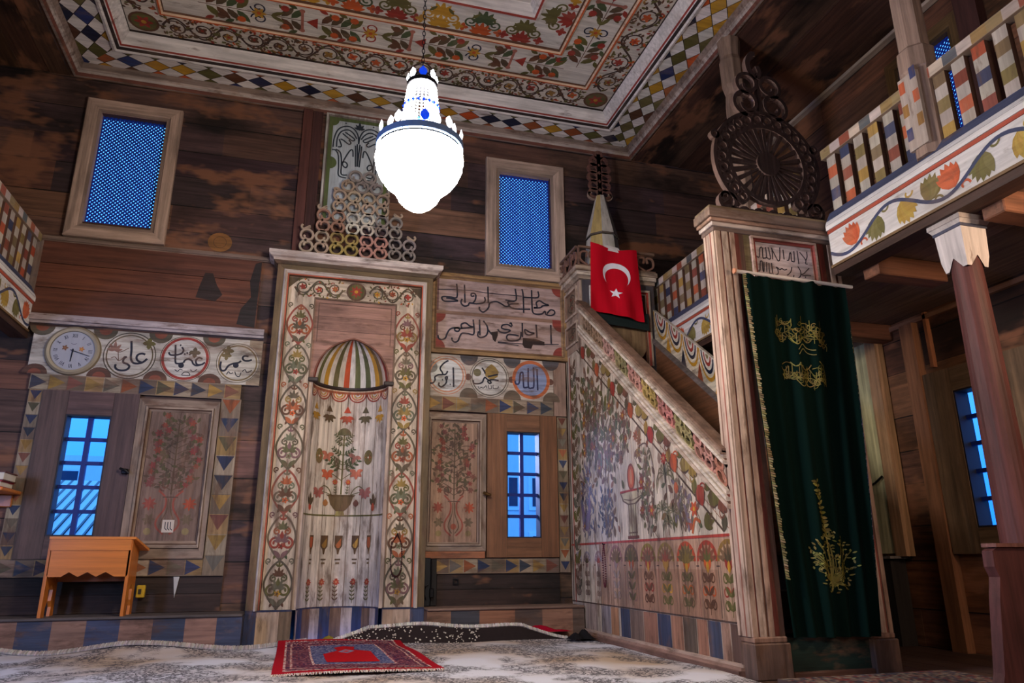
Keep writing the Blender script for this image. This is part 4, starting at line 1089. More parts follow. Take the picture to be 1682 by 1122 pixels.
# painted shutters
def shutter(label, x0, x1, z0, z1, px0, px1, pz0, pz1, h, bg, seed, knob):
    t = thing('painted_shutter', label, 'shutter', ((x0+x1)/2, 0, z0), 'painted shutters'); R = random.Random(seed); F = FB(0)
    mb = MB('paint_z')
    prof = [(0, 0), (0, h), ((px0-x0)*.55, h), ((px0-x0)*.60, h+.012), ((px0-x0)*.78, h+.012), ((px0-x0)*.85, h-.004), (px0-x0, h-.02)]
    cs = [(120, 100, 88), (140, 120, 106), (96, 76, 64), (164, 144, 128), (96, 68, 56), (160, 138, 122)]
    for j in range(len(prof)-1):
        (i0, a), (i1, c) = prof[j], prof[j+1]; sx = (px0-x0)
        def rg(i): k = i/sx; return [(x0+(px0-x0)*k, z0+(pz0-z0)*k), (x1+(px1-x1)*k, z0+(pz0-z0)*k), (x1+(px1-x1)*k, z1+(pz1-z1)*k), (x0+(px0-x0)*k, z1+(pz1-z1)*k)]
        A, B = rg(i0), rg(i1)
        for k in range(4): mb.face([F(*A[k], a), F(*A[(k+1) % 4], a), F(*B[(k+1) % 4], c), F(*B[k], c)], cs[j], 'paint_z' if k % 2 else 'paint_x')
    mb.build('frame', t)
    mb = MB('paint_z'); hp = h-.02
    mb.face([F(px0, pz0, hp), F(px1, pz0, hp), F(px1, pz1, hp), F(px0, pz1, hp)], bg)
    br = Brush(mb, F, 'paint_z', hp); cx = (px0+px1)/2; w = (px1-px0)/2; H = pz1-pz0
    br.rect(px0, px0+.005, pz0, pz1, (70, 44, 36), 1); br.rect(px1-.005, px1, pz0, pz1, (70, 44, 36), 1); br.rect(cx-.0015, cx+.0015, pz0, pz1, (104, 78, 66), 1)
    # lobed vase
    vz = pz0+.05*H
    for sg in (1, -1):
        br.line([(cx+sg*.02, vz), (cx+sg*w*.34, vz+.05*H), (cx+sg*w*.36, vz+.11*H), (cx+sg*w*.15, vz+.19*H), (cx+sg*w*.14, vz+.27*H), (cx+sg*w*.4, vz+.33*H)], .013, (150, 76, 62), 3)
        br.line([(cx+sg*.012, vz+.02*H), (cx+sg*w*.2, vz+.06*H), (cx+sg*w*.2, vz+.10*H), (cx+sg*w*.06, vz+.18*H), (cx+sg*w*.05, vz+.27*H)], .008, (104, 82, 64), 3)
        br.flower((cx+sg*w*.66, vz+.23*H), w*.25, 8, (140, 70, 58) if sg < 0 else (166, 76, 50), None, 3); br.flower((cx+sg*w*.62, vz+.11*H), w*.22, 6, (110, 92, 72), None, 3)
        br.disc((cx+sg*w*.62, vz+.02*H), w*.12, (140, 122, 84), 3, 14)
        br.spiral((cx+sg*w*.24, vz+.37*H), w*.2, -pi/2, 1.4, sg, .012, (108, 70, 58), 3)
    br.disc((cx, vz+.075*H), w*.12, (160, 84, 62), 3, 14); br.rect(cx-w*.25, cx+w*.25, vz+.275*H, vz+.285*H, (96, 72, 60), 3)
    # flowering tree
    br.line([(cx, vz+.3*H), (cx, pz1-.06*H)], .010, (92, 72, 54), 3, 0)
    for k in range(12):
        z = vz+(.36+.047*k)*H; rr = w*(.82 if k < 9 else .6)
        for sg in (1, -1):
            ex, ez = cx+sg*rr*R.uniform(.55, 1), z+R.uniform(.01, .05)*H
            br.line([(cx, z-.03*H), (cx+sg*rr*.4, z+.01*H), (ex, ez)], .006, (96, 76, 58), 3)
            for q in range(7): br.leaf((cx+sg*rr*R.uniform(.1, 1.05), z+R.uniform(-.02, .04)*H), R.uniform(0, pi), w*.22, w*.10, R.choice([(84, 78, 50), (88, 74, 58), (98, 74, 60)]), 3.4)
            br.flower((ex, ez), w*R.uniform(.11, .16), 6, R.choice([(130, 60, 56), (136, 66, 50), (118, 66, 62)]), None, 4)
    mb.build('panel', t); knob(t); return t
def knob_l(t):
    mb = MB('iron'); mb.bev(-1.29, -1.245, -.075, -.045, 1.195, 1.235, (70, 80, 92)); mb.tube([(-1.30, -.085, 1.235), (-1.265, -.085, 1.222), (-1.235, -.08, 1.2)], .009, (150, 170, 190)); mb.build('latch', t)
def knob_r(t):
    mb = MB('brass'); mb.tube([(1.452, -.04, 1.105), (1.452, -.075, 1.105)], .007, BROWN)
    for k in range(1): mb.tube([(1.44, -.072, 1.115), (1.452, -.085, 1.105), (1.49, -.085, 1.095), (1.50, -.085, 1.10)], [.012, .016, .010, .006], BROWN)
    mb.build('latch', t)
sh = shutter('weathered shutter painted with a flowering tree in a vase, right of the left barred window', -1.24, -.67, .60, 1.77, -1.152, -.735, .725, 1.675, .045, (124, 100, 88), 31, knob_l)
sh2 = shutter('painted shutter with a vase and red flowers, left of the right barred window', .955, 1.465, .65, 1.775, 1.0, 1.395, .72, 1.695, .045, (158, 126, 106), 37, knob_r)
mb = MB('plain'); br = Brush(mb, FB(-.026), 'plain', .001)       # small paper mark on the left shutter
for k in range(3): br.line([(-.955+.018*k, .86), (-.955+.018*k, .815), (-.94+.018*k, .80)], .006, INK, 2, 0)
br.rect(-.975, -.895, .785, .875, (190, 176, 162), 1); mb.build('paper_mark', sh)

# inscription board right
t = thing('inscription_board', 'wide board with two lines of black script right of the prayer niche', 'inscription', (1.59, 0, 2.30))
mb = MB('paint_x'); F = FB(0)
mb.sweep(F, (.962, 2.222, 2.298, 3.045), [(0, 0), (0, .05), (.03, .05), (.042, .04), (.055, .028)], [(150, 116, 76), (158, 124, 84), (120, 92, 66), (150, 118, 84)]); mb.build('frame', t)
mb = MB('paint_x'); hb = .028
mb.prism(F, [(1.01, 2.345), (2.17, 2.345), (2.17, 2.66), (1.01, 2.66)], 0, hb, (182, 156, 150)); mb.prism(F, [(1.01, 2.69), (2.17, 2.69), (2.17, 3.0), (1.01, 3.0)], 0, hb, (176, 150, 146)); mb.prism(F, [(1.01, 2.66), (2.17, 2.66), (2.17, 2.69), (1.01, 2.69)], 0, hb+.004, (150, 116, 98))
br = Brush(mb, F, 'paint_x', hb+.003)
for x, z, a in ((2.17, 3.0, pi), (2.17, 2.69, pi), (2.17, 2.66, pi), (2.17, 2.345, pi/2), (1.01, 2.345, 0), (1.01, 2.66, -pi/2)):
    br.poly([(x, z)]+[(x+.085*cos(a+pi/2*k/8), z+.085*sin(a+pi/2*k/8)) for k in range(9)], (140, 62, 54), 2)
br.rect(1.005, 1.03, 2.35, 3.0, (120, 84, 84), 1)
write(br, CAL_BOARD, .0145, INK, 4); write(br, CAL_BOARD_LINES, .007, INK, 3)
for s in CAL_BOARD_BURN: br.poly([(a/1000, b/1000) for a, b in s], (48, 34, 32), 4.5)
mb.build('written_panel', t)
t = thing('roundel_board', 'pale board right of the prayer niche with three written roundels in a row', 'painted board', (1.52, 0, 1.92), 'roundel boards')
mb = MB('paint_x'); mb.prism(F, [(.962, 1.92), (2.082, 1.92), (2.082, 2.29), (.962, 2.29)], .0075, .03, (186, 172, 160)); br = Brush(mb, F, 'paint_x', .03)
for x in (1.31, 1.70, 2.06):
    for z, c in ((2.29, (84, 80, 84)), (1.92, (104, 90, 76))):
        s = -1 if z > 2 else 1; br.poly([(x+.08*cos(pi*k/12), z+s*.085*sin(pi*k/12)) for k in range(13)], c, 2)
    br.disc((x-.005, 2.10), .03, (104, 70, 60), 2, 12)
mb.build('board', t)
def p_abu(br):
    br.disc((.985, 2.17), .05, (128, 124, 120), 2.2, 18); write(br, CAL_ABUBAKR, .014, INK)
def p_muh(br):
    br.leaf((1.513, 2.08), pi/2, .15, .13, (150, 122, 66), 2.2); br.disc((1.385, 2.145), .035, (112, 104, 76), 2.2, 14); write(br, CAL_MUHAMMAD[:4], .014, INK); write(br, CAL_MUHAMMAD[4:], .006, INK)
def p_all(br): write(br, CAL_ALLAH, .015, (44, 48, 84))
roundel(t, 1.115, 2.105, .175, [(.96, .008, (190, 128, 104)), (.83, .012, (198, 140, 112))], (204, 202, 200), p_abu, 'roundel with salmon rings', .03)
roundel(t, 1.495, 2.105, .178, [(.98, .006, (104, 96, 90)), (.88, .008, (84, 80, 78))], (204, 198, 194), p_muh, 'roundel with grey rings', .03)
roundel(t, 1.875, 2.11, .178, [(.90, .030, (186, 102, 62))], (138, 150, 186), p_all, 'roundel with a blue field and orange ring', .03)

# calligraphy panel high on the wall
t = thing('calligraphy_panel', 'tall pale panel of mirrored script behind the scroll crest', 'calligraphy panel', (.25, 0, 3.5))
mb = MB('paint_z'); mb.sweep(F, (-.045, .555, 3.40, 4.50), [(0, 0), (0, .04), (.018, .042), (.03, .03)], [(178, 172, 166), (190, 184, 178), (120, 112, 104)]); mb.build('frame', t)
mb = MB('fresh_z'); mb.prism(F, [(-.015, 3.43), (.525, 3.43), (.525, 4.47), (-.015, 4.47)], 0, .028, (190, 198, 204)); br = Brush(mb, F, 'fresh_z', .028)
GR = (92, 106, 62)
br.rect(-.015, .018, 3.43, 4.47, GR, 1); br.rect(.492, .525, 3.43, 4.47, GR, 1); br.rect(-.015, .525, 4.437, 4.47, GR, 1)
for x, z in ((.01, 4.44), (.50, 4.44), (.01, 4.0), (.50, 4.0)): br.disc((x, z), .062, GR, 2, 18)
IK = (44, 54, 66)
write(br, CAL_PANEL, .013, IK, 4)
for s in CAL_PANEL: br.line([((510-a)/1000, b/1000) for a, b in s], .013, IK, 4, 5 if len(s) > 2 else 0)
br.palmette((.255, 4.37), pi/2, .075, IK, 4, 5, 1.2); br.leaf((.255, 4.36), pi/2, .09, .03, IK, 4); br.disc((.13, 4.42), .008, IK, 4, 8); br.disc((.38, 4.42), .008, IK, 4, 8)
mb.build('written_panel', t)

# ---- ledges along the wall foot
def ledge(label, x0, x1, y1, z1, cols, w0, cap):
    t = thing('wall_ledge', label, 'ledge', ((x0+x1)/2, y1, 0), 'wall ledges')
    mb = MB('paint_x'); x = x0; k = 0
    while x < x1-.001:
        w = min(w0 if isinstance(w0, float) else w0[k % len(w0)], x1-x); mb.box(x, x+w, y1, 0, 0, z1-.02, jit(cols[k % len(cols)], 8)); x += w; k += 1
    mb.build('riser', t)
    mb = MB('board_x'); mb.bev(x0, x1, y1-.012, 0, z1-.02, z1, cap); mb.build('top_board', t); return t
ledge('low wall ledge on the left with blue and brownish stripes, under the pine desk', XWL, Mx0-.002, -.35, .232, [(62, 68, 92), (148, 112, 96)], .2, (96, 86, 84))
ledge('low brown wall ledge between the prayer niche and the pulpit stairs', Mx1+.002, 2.205, -.3, .235, [(156, 112, 90), (66, 66, 74), (150, 100, 76), (92, 76, 70), (146, 104, 84), (96, 78, 70)], [.18, .22, .28, .22, .25, .3], (128, 102, 90))
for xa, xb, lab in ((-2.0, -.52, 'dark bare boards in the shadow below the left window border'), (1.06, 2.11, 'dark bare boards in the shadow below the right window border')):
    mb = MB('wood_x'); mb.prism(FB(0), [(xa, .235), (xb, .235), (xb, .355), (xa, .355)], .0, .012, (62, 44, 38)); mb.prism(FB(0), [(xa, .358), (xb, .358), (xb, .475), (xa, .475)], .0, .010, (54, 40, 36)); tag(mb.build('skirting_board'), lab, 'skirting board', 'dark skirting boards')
t = thing('door_post', 'black upright board with an iron latch beside the right foot of the prayer niche', 'board', (1.03, -.03, .235))
mb = MB('board_z'); mb.bev(.965, 1.02, -.05, 0, .236, .60, (24, 26, 34)); mb.bev(1.022, 1.075, -.03, 0, .236, .60, (30, 26, 28)); mb.build('board', t)
mb = MB('iron'); mb.tube([(1.022, -.06, .59), (1.022, -.06, .33)], .005, DARK); mb.tube([(1.0, -.06, .40), (.975, -.06, .385), (.97, -.06, .33), (.985, -.06, .29)], .005, (150, 150, 150)); mb.bev(1.01, 1.045, -.07, -.045, .30, .37, (90, 88, 90)); mb.build('latch', t)
mb = MB('iron'); mb.sweep(FB(0), (1.205, 1.25, .395, .44), [(0, .012), (.0, .025), (.01, .025), (.01, .012)], [(150, 140, 130)]*3); tag(mb.build('iron_staple'), 'small square iron staple under the right window border', 'hardware')
mb = MB('plain'); mb.prism(FB(0), [(-.855, .475), (-.815, .475), (-.825, .40), (-.835, .33), (-.845, .40)], .01, .02, (176, 172, 168)); tag(mb.build('paint_drip'), 'pale pointed splinter hanging below the left window border', 'splinter')

# ================================================================== CHANDELIER
t = thing('chandelier', 'glowing crystal chandelier with blue stones hanging from the painted ceiling', 'chandelier', (CHX, CHY, 2.18))
mb = MB('iron'); z = 2.97; k = 0
while z < 4.86:
    a = 0 if k % 2 == 0 else pi/2
    mb.tube([(CHX+.007*cos(q)*cos(a), CHY+.007*cos(q)*sin(a), z+.016+.017*sin(q)) for q in [2*pi*i/8 for i in range(8)]], .0022, (60, 48, 42), closed=True, seg=5); z += .027; k += 1
mb.build('chain', t)
mb = MB('iron'); mb.lathe([(.076, 2.875), (.078, 2.895), (.072, 2.90), (.07, 2.88)], CHX, CHY, (80, 80, 84), seg=24)
for k in range(8):
    a = 2*pi*k/8; mb.tube([(CHX+.074*cos(a), CHY+.074*sin(a), 2.89), (CHX+.05*cos(a), CHY+.05*sin(a), 2.93), (CHX+.015*cos(a), CHY+.015*sin(a), 2.965), (CHX, CHY, 2.975)], .003, (80, 80, 84), seg=5)
crown = mb.build('crown', t)
def octa(mb, p, r, h, mat, col=WHITE):
    x, y, z = p
    mb.faces([(x-r, y, z), (x, y-r, z), (x+r, y, z), (x, y+r, z), (x, y, z+h), (x, y, z-h)], [(0, 1, 4), (1, 2, 4), (2, 3, 4), (3, 0, 4), (1, 0, 5), (2, 1, 5), (3, 2, 5), (0, 3, 5)], col, mat)
def drop(mb, a, r, z, s, mat):
    """flat faceted almond crystal facing outwards"""
    c, q = cos(a), sin(a); P = []
    for u, v in ((0, 1.25), (.7, .5), (.8, -.2), (.45, -.85), (0, -1.1), (-.45, -.85), (-.8, -.2), (-.7, .5)): P.append((CHX+r*c-q*u*s, CHY+r*q+c*u*s, z+v*s))
    o = (CHX+(r+.35*s)*c, CHY+(r+.35*s)*q, z); i_ = (CHX+(r-.35*s)*c, CHY+(r-.35*s)*q, z)
    mb.faces(P+[o, i_], [(k, (k+1) % 8, 8) for k in range(8)]+[((k+1) % 8, k, 9) for k in range(8)], WHITE, mat)
for k in range(8):
    mb = MB('crystal'); a = -pi/2-.1+2*pi*k/8; drop(mb, a, .072, 2.92, .026, 'blue_crystal' if k in (0, 4) else 'crystal'); mb.build('crown_stone', crown)
UP = [(.070, 2.865), (.074, 2.83), (.079, 2.79), (.083, 2.75), (.087, 2.71), (.093, 2.67), (.101, 2.63), (.114, 2.595), (.140, 2.565), (.185, 2.545)]
def up_r(z):
    for (r0, z0), (r1, z1) in zip(UP, UP[1:]):
        if z1 <= z <= z0: return r0+(r1-r0)*(z0-z)/(z0-z1)
    return UP[-1][0]
mb = MB('bead')
for k in range(26):
    a = 2*pi*k/26; z = 2.862
    while z > 2.56:
        if not 2.735 < z < 2.765:
            r = up_r(z); octa(mb, (CHX+r*cos(a), CHY+r*sin(a), z), .0078, .0098, 'bead')
        z -= .0185
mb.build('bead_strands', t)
mb = MB('blue_crystal')
for k in range(20):
    a = 2*pi*k/20; r = .087; octa(mb, (CHX+r*cos(a), CHY+r*sin(a), 2.75), .010, .014, 'blue_crystal')
mb.build('blue_band', t)
mb = MB('iron'); mb.lathe([(.195, 2.53), (.205, 2.548), (.214, 2.545), (.214, 2.512), (.208, 2.505), (.195, 2.53)], CHX, CHY, (96, 124, 170), 'plain', seg=40); rim = mb.build('rim', t)
for k in range(20):
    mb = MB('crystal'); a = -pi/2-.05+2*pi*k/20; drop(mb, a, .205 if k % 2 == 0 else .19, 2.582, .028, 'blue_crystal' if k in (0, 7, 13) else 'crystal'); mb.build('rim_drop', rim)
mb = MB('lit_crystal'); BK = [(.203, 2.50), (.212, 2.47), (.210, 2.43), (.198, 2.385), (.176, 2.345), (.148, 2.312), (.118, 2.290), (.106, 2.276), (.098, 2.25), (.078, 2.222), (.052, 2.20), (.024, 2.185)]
seg = 36
for (r0, z0), (r1, z1) in zip(BK, BK[1:]):      # faceted strands of the lit basket
    for k in range(seg):
        a, b = 2*pi*k/seg, 2*pi*(k+1)/seg; m = (a+b)/2
        P = [(CHX+r0*cos(a), CHY+r0*sin(a), z0), (CHX+r0*cos(b), CHY+r0*sin(b), z0), (CHX+r1*cos(b), CHY+r1*sin(b), z1), (CHX+r1*cos(a), CHY+r1*sin(a), z1), (CHX+((r0+r1)/2+.006)*cos(m), CHY+((r0+r1)/2+.006)*sin(m), (z0+z1)/2)]
        mb.faces(P, [(0, 1, 4), (1, 2, 4), (2, 3, 4), (3, 0, 4)], WHITE)
mb.face([(CHX+.024*cos(2*pi*k/seg), CHY+.024*sin(2*pi*k/seg), 2.185) for k in range(seg)], WHITE)
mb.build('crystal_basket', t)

# ================================================================== PULPIT (MINBAR)
MX = 2.22; PY = -2.57          # side plane and front plane
mn = thing('pulpit_stairs', 'painted wooden pulpit stairway with pierced handrail, curtained portal and wheel crest', 'pulpit', (2.6, -1.3, 0))
F = FL(MX)
def zt(u): return 2.72-.765*(u-.44)
mb = MB('paint_z')
poly = [(0.005, .06), (2.49, .06), (2.49, zt(2.49)-.31), (.40, zt(.40)-.33), (.40, 2.34), (0.005, 2.34)]
mb.prism(F, poly, -.04, 0, (206, 190, 172))
br = Brush(mb, F, 'paint_z', 0); R = random.Random(77)
# plank seams
for u in (.26, .42, .62, .86, 1.02, 1.28, 1.5, 1.72, 1.93, 2.12, 2.33):
    br.rect(u, u+.005, .06, min(2.3, zt(u)-.33), (112, 92, 82), 1)
# base colour blocks
for i, (a, b, c) in enumerate(((.02, .3, (176, 160, 152)), (.3, .55, (170, 150, 140)), (.62, .80, (150, 140, 144)), (.80, .94, (180, 130, 96)), (.97, 1.13, (70, 76, 100)), (1.13, 1.34, (132, 108, 96)), (1.34, 1.54, (160, 112, 92)), (1.54, 1.72, (62, 68, 94)), (1.72, 1.87, (172, 124, 100)), (1.87, 2.03, (104, 88, 76)), (2.03, 2.15, (164, 116, 94)), (2.15, 2.29, (68, 74, 96)), (2.29, 2.38, (168, 132, 114)), (2.38, 2.49, (96, 72, 64)))):
    br.rect(a, b-.006, .065, .25, c, 1.5)
br.rect(.0, 2.49, .252, .262, (84, 66, 60), 2)
br.rect(.62, 2.49, .262, .69, (178, 142, 118), .6); br.rect(1.2, 2.3, .262, .52, (164, 124, 100), .7)
# red dado line and uprights
br.rect(.02, 2.49, .692, .708, (168, 64, 52), 3); br.rect(.085, .105, .25, 2.32, (168, 70, 58), 3); br.rect(.03, .05, .25, 2.32, (80, 66, 60), 2); br.rect(.235, .243, .25, 2.2, (96, 80, 72), 2)
# lower row: arches with fans and flowers
AC = [(150, 148, 170), (160, 150, 160), (150, 120, 124), (150, 104, 100), (116, 88, 74), (134, 118, 54), (146, 124, 60), (176, 74, 46), (168, 64, 46), (140, 106, 50)]
AU = [.17, .36, .60, .93, 1.19, 1.45, 1.70, 1.96, 2.20, 2.42]
for i, u in enumerate(AU):
    c = AC[i]; w = .115 if i > 2 else .08; z = .565
    br.poly([(u+w*cos(pi*k/14), z+w*1.0*sin(pi*k/14)) for k in range(15)], c, 2)
    br.poly([(u+w*.78*cos(pi*k/12), z+w*.78*sin(pi*k/12)) for k in range(13)], [(186, 152, 120), (140, 116, 70), (170, 134, 104)][i % 3] if i > 2 else (196, 180, 172), 2.5)
    for q in range(7): br.leaf((u, z), .25+2.64*q/6, w*.98, w*.26, [(120, 92, 66), (104, 86, 56), (128, 76, 56)][i % 3] if i > 2 else (150, 130, 130), 2.7)
    br.palmette((u, z-.01), pi/2, w*.72, [OLIVE, (88, 74, 52), RED, (120, 100, 50)][i % 4], 3, 5, 1.2)
    br.rect(u-w, u-w+.008, .27, z, [(150, 100, 88), (120, 96, 80)][i % 2], 2); br.rect(u-w-.012, u-w+.02, z-.03, z-.022, (90, 70, 60), 2)
    lc = [OLIVE, (104, 92, 60), BROWN][i % 3]
    br.line([(u, .28), (u, z-.02)], .006, lc, 2.6, 0)
    fc = [ORANGE, RED, YEL, (196, 100, 40)][i % 4]
    for sg in (1, -1):
        for kk, zz in enumerate((.33, .40, .47)):
            br.spiral((u+sg*w*.36, zz), w*.30, pi if sg > 0 else 0, 1.2, -sg, .009, [lc, fc, lc][kk] if i > 4 else jit((150, 120, 110), 12, R), 3)
            br.leaf((u, zz-.02), pi/2+sg*.8, w*.7, w*.25, lc if i > 3 else (150, 130, 120), 3.2)
        br.leaf((u, .515), pi/2+sg*.55, w*.62, w*.3, fc if i > 3 else (160, 120, 116), 3.5)
    br.leaf((u, .50), pi/2, w*.6, w*.28, YEL if i > 4 else (150, 130, 120), 3.6)
# upper field
def lim(u): return zt(u)-.50
br.line([(.24, lim(.24)), (2.40, lim(2.40))], .014, (80, 62, 52), 3, 0)
br.line([(.30, lim(.24)), (2.47, lim(2.40))], .006, (150, 110, 90), 3, 0)
# leafy border along the slope
R = random.Random(41); n = 22
for k in range(n):
    u = .30+2.15*(k+.5)/n; z = zt(u)-.405; a = atan2(-.765, 1)
    c = [(138, 112, 56), RED, OLIVE, (120, 72, 56), (176, 82, 44), (150, 128, 70)][k % 6]
    br.leaf((u-.045, z+.03), a+[1.0, -.6, .4][k % 3], .135, .085, c, 3.2, (84, 66, 54)); br.leaf((u+.02, z), a+[-1.1, .9, 2.2][k % 3], .10, .06, R.choice([OLIVE, (86, 78, 60), (150, 116, 56)]), 3.5)
    if k > 14: br.spiral((u, z), .04, 0, 1.3, 1, .010, c, 3.6)
# the column with the egg shaped vase
br.rect(1.19, 1.31, .72, .96, (104, 90, 72), 2.5); br.rect(1.20, 1.30, .72, .96, (190, 178, 146), 2.8); br.rect(1.225, 1.235, .72, .96, (120, 108, 88), 3); br.rect(1.265, 1.275, .72, .96, (120, 108, 88), 3); br.rect(1.16, 1.34, .715, .735, (120, 70, 58), 3); br.rect(1.18, 1.32, .75, .76, (110, 90, 74), 3)
br.poly([(1.055, 1.04), (1.465, 1.055), (1.42, .985), (1.31, .945), (1.19, .945), (1.10, .975)], (104, 84, 66), 2.9)
br.poly([(1.08, 1.03), (1.44, 1.045), (1.40, .99), (1.30, .955), (1.20, .955), (1.12, .98)], (190, 176, 146), 3); br.rect(1.06, 1.46, 1.035, 1.05, RED, 3.4); br.line([(1.12, .99), (1.26, .975), (1.40, .995)], .008, (110, 90, 70), 3.5)
br.disc((1.255, 1.135), .064, (130, 72, 50), 3, 20, .095); br.disc((1.255, 1.135), .045, (186, 92, 56), 3.4, 20, .078); br.disc((1.255, 1.135), .018, (206, 140, 100), 4, 14, .055)
br.leaf((1.40, 1.06), pi/2-.4, .09, .05, MAUVE, 3); br.leaf((1.13, 1.06), pi/2+.4, .08, .04, OLIVE, 3)
# arch line round the vase
br.line([(1.52, .72), (1.60, 1.0), (1.60, 1.2), (1.52, 1.33), (1.40, 1.32), (1.36, 1.25)], .010, (92, 72, 60), 3)
# bushes and trees
def bush(u, z0, z1, w, stem, leaves, flowers, nb, seed, lsz=.07):
    R = random.Random(seed); br.line([(u, z0), (u+.01, (z0+z1)/2), (u, z1)], .010, stem, 3)
    for k in range(nb):
        z = z0+(z1-z0)*(k+1)/(nb+.5); ww = w*(1-.45*abs(2*k/nb-.8))
        for sg in (1, -1):
            ex, ez = u+sg*ww*R.uniform(.6, 1), z+R.uniform(.0, .07)
            if ez > lim(ex)-.02: continue
            br.line([(u, z-.05), (u+sg*ww*.5, z+.01), (ex, ez)], .006, stem, 3)
            for q in range(5):
                p = (u+sg*ww*R.uniform(.05, 1.15), z+R.uniform(-.06, .07))
                if p[1] < lim(p[0])-.05: br.leaf(p, R.uniform(.3, 2.8), lsz*R.uniform(.8, 1.35), lsz*.5, R.choice(leaves), 3.4)
            f = R.choice(flowers)
            if f and ez < lim(ex)-.06: br.flower((ex, ez), R.uniform(.03, .05), R.choice((5, 6, 8)), f, YEL, 4)
LG = [OLIVE, (104, 96, 70), (112, 84, 70), (96, 100, 76), (126, 98, 84)]
bush(.52, 1.30, 2.0, .2, (96, 80, 66), LG, [(126, 88, 60), None, (134, 84, 58)], 8, 1, .085)
bush(.42, .74, 1.28, .15, (130, 124, 140), [(120, 116, 136), (104, 108, 130), (130, 112, 120)], [None, (128, 100, 110)], 6, 2, .055)
bush(.80, 1.12, 1.88, .2, (96, 80, 66), LG, [None, None, (130, 86, 66)], 9, 3, .075)
bush(.80, .74, 1.05, .14, (100, 96, 104), [(84, 86, 100), (100, 92, 96)], [None], 7, 4, .045)
bush(1.10, 1.24, 1.62, .17, (96, 80, 66), LG, [None, None, (150, 84, 56)], 6, 5, .06)
bush(1.48, .74, 1.25, .10, (100, 84, 72), LG, [None, None, None, (150, 76, 56)], 8, 6, .05)
bush(1.98, .74, 1.02, .13, (110, 90, 76), [(120, 108, 120), (104, 96, 84)], [None, None, None, (160, 72, 50)], 6, 8, .05)
for u, z, s in ((1.76, 1.10, .13), (1.70, .88, .11), (1.84, .86, .10), (1.77, .80, .08)):       # drooping palms
    br.line([(1.77, .72), (1.77, z)], .007, BROWN, 2.8, 0)
    for k in range(9):
        a = -.25+3.65*k/8
        br.line([(u, z), (u+s*.6*cos(a), z+s*.55*sin(a)), (u+s*.9*cos(a), z+s*(.5*sin(a)-.35)), (u+s*.95*cos(a), z+s*(.3*sin(a)-.8))], .011, [(112, 106, 76), (92, 92, 66), (130, 118, 92)][k % 3], 3.2, 4, True)
br.flower((1.76, 1.20), .045, 10, (176, 70, 50), (200, 150, 110), 4); br.disc((1.90, 1.00), .026, (190, 90, 50), 4, 14, .036)
br.flower((2.10, .86), .05, 6, (176, 78, 48), YEL, 4); br.line([(2.06, .72), (2.10, .80), (2.16, .78)], .02, (176, 90, 52), 3)
br.palmette((2.20, .76), .4, .13, OLIVE, 3, 4, .6); br.palmette((2.02, .745), 1.2, .10, (150, 80, 60), 3, 4, .8)
br.poly([(.30, .86), (.27, 1.02), (.30, 1.08), (.34, .96), (.38, .92), (.42, .96), (.46, 1.08), (.49, 1.02), (.46, .86), (.40, .80), (.36, .80)], (120, 104, 136), 3); br.leaf((.30, 1.02), 1.2, .08, .05, NAVY, 3.5)
PTS = []
for k in range(2600):          # leaves spread over the whole field
    u = R.uniform(.27, 2.25); z = R.uniform(.73, 2.12)
    if z > lim(u)-.07 or (1.03 < u < 1.48 and .72 < z < 1.26): continue
    dd = .062 if z > 1.05 and u < 1.5 else .085
    if any(abs(a-u) < dd and (a-u)**2+(b-z)**2 < dd*dd for a, b in PTS): continue
    PTS.append((u, z)); low = u < .75 and z < 1.1
    c = R.choice([(126, 120, 140), (112, 108, 124), (132, 118, 122)] if low else LG+[(132, 100, 66), (104, 78, 58), (140, 92, 66)])
    s_ = R.uniform(.055, .09)*(.7 if low else 1)
    br.leaf((u, z), R.uniform(.5, 2.6)+.3*sin(u*7), s_, s_*.52, jit(c, 10, R), 2.4)
    if R.random() < .35: br.line([(u, z), (u+R.uniform(-.05, .05), z-.06), (u+R.uniform(-.05, .05), z-.12)], .005, (110, 92, 76), 2.2, 4)
    if R.random() < .06 and not low: br.flower((u, z), .045, 8, R.choice([(132, 88, 60), (150, 84, 58), (140, 110, 62)]), (110, 76, 54), 3)
# left upright border: leafy scroll
for k in range(17):
    z = .30+k*.115
    if .66 < z < .72: continue
    c = [(96, 92, 78), (110, 84, 66), OLIVE][k % 3]
    br.leaf((.165, z), pi/2+.6, .12, .06, c, 3); br.leaf((.17, z+.05), pi/2-.7, .11, .055, c, 3); br.spiral((.19, z+.03), .034, 0, 1.2, 1, .011, c, 3); br.spiral((.14, z+.08), .028, 0, 1.2, -1, .010, c, 3)
mb.build('side_panel', mn)
# mouldings of the slope
def slope_strip(mb, o0, o1, h, col, u0=.40, u1=2.50, back=-.03):
    mb.prism(F, [(u0, zt(u0)-o1), (u1, zt(u1)-o1), (u1, zt(u1)-o0), (u0, zt(u0)-o0)], back, h, col)
mb = MB('paint_y')
slope_strip(mb, .0, .022, .045, (150, 124, 108)); slope_strip(mb, .022, .04, .03, (206, 188, 172)); slope_strip(mb, .04, .052, .02, (120, 86, 70)); slope_strip(mb, .052, .075, .035, (212, 196, 182))
mb.prism(F, [(.40, zt(.40)-.01), (2.5, zt(2.5)-.01), (2.5, zt(2.5)+.012), (.40, zt(.40)+.012)], -.045, .035, (124, 96, 82)); mb.build('handrail', mn)
mb = MB('paint_y')
for a, b, h, c in ((.215, .235, .03, (210, 194, 180)), (.235, .248, .018, (150, 80, 66)), (.248, .27, .035, (216, 202, 188)), (.27, .285, .02, (128, 96, 80)), (.285, .312, .03, (200, 178, 162))): slope_strip(mb, a, b, h, c)
mb.build('lower_rail', mn)
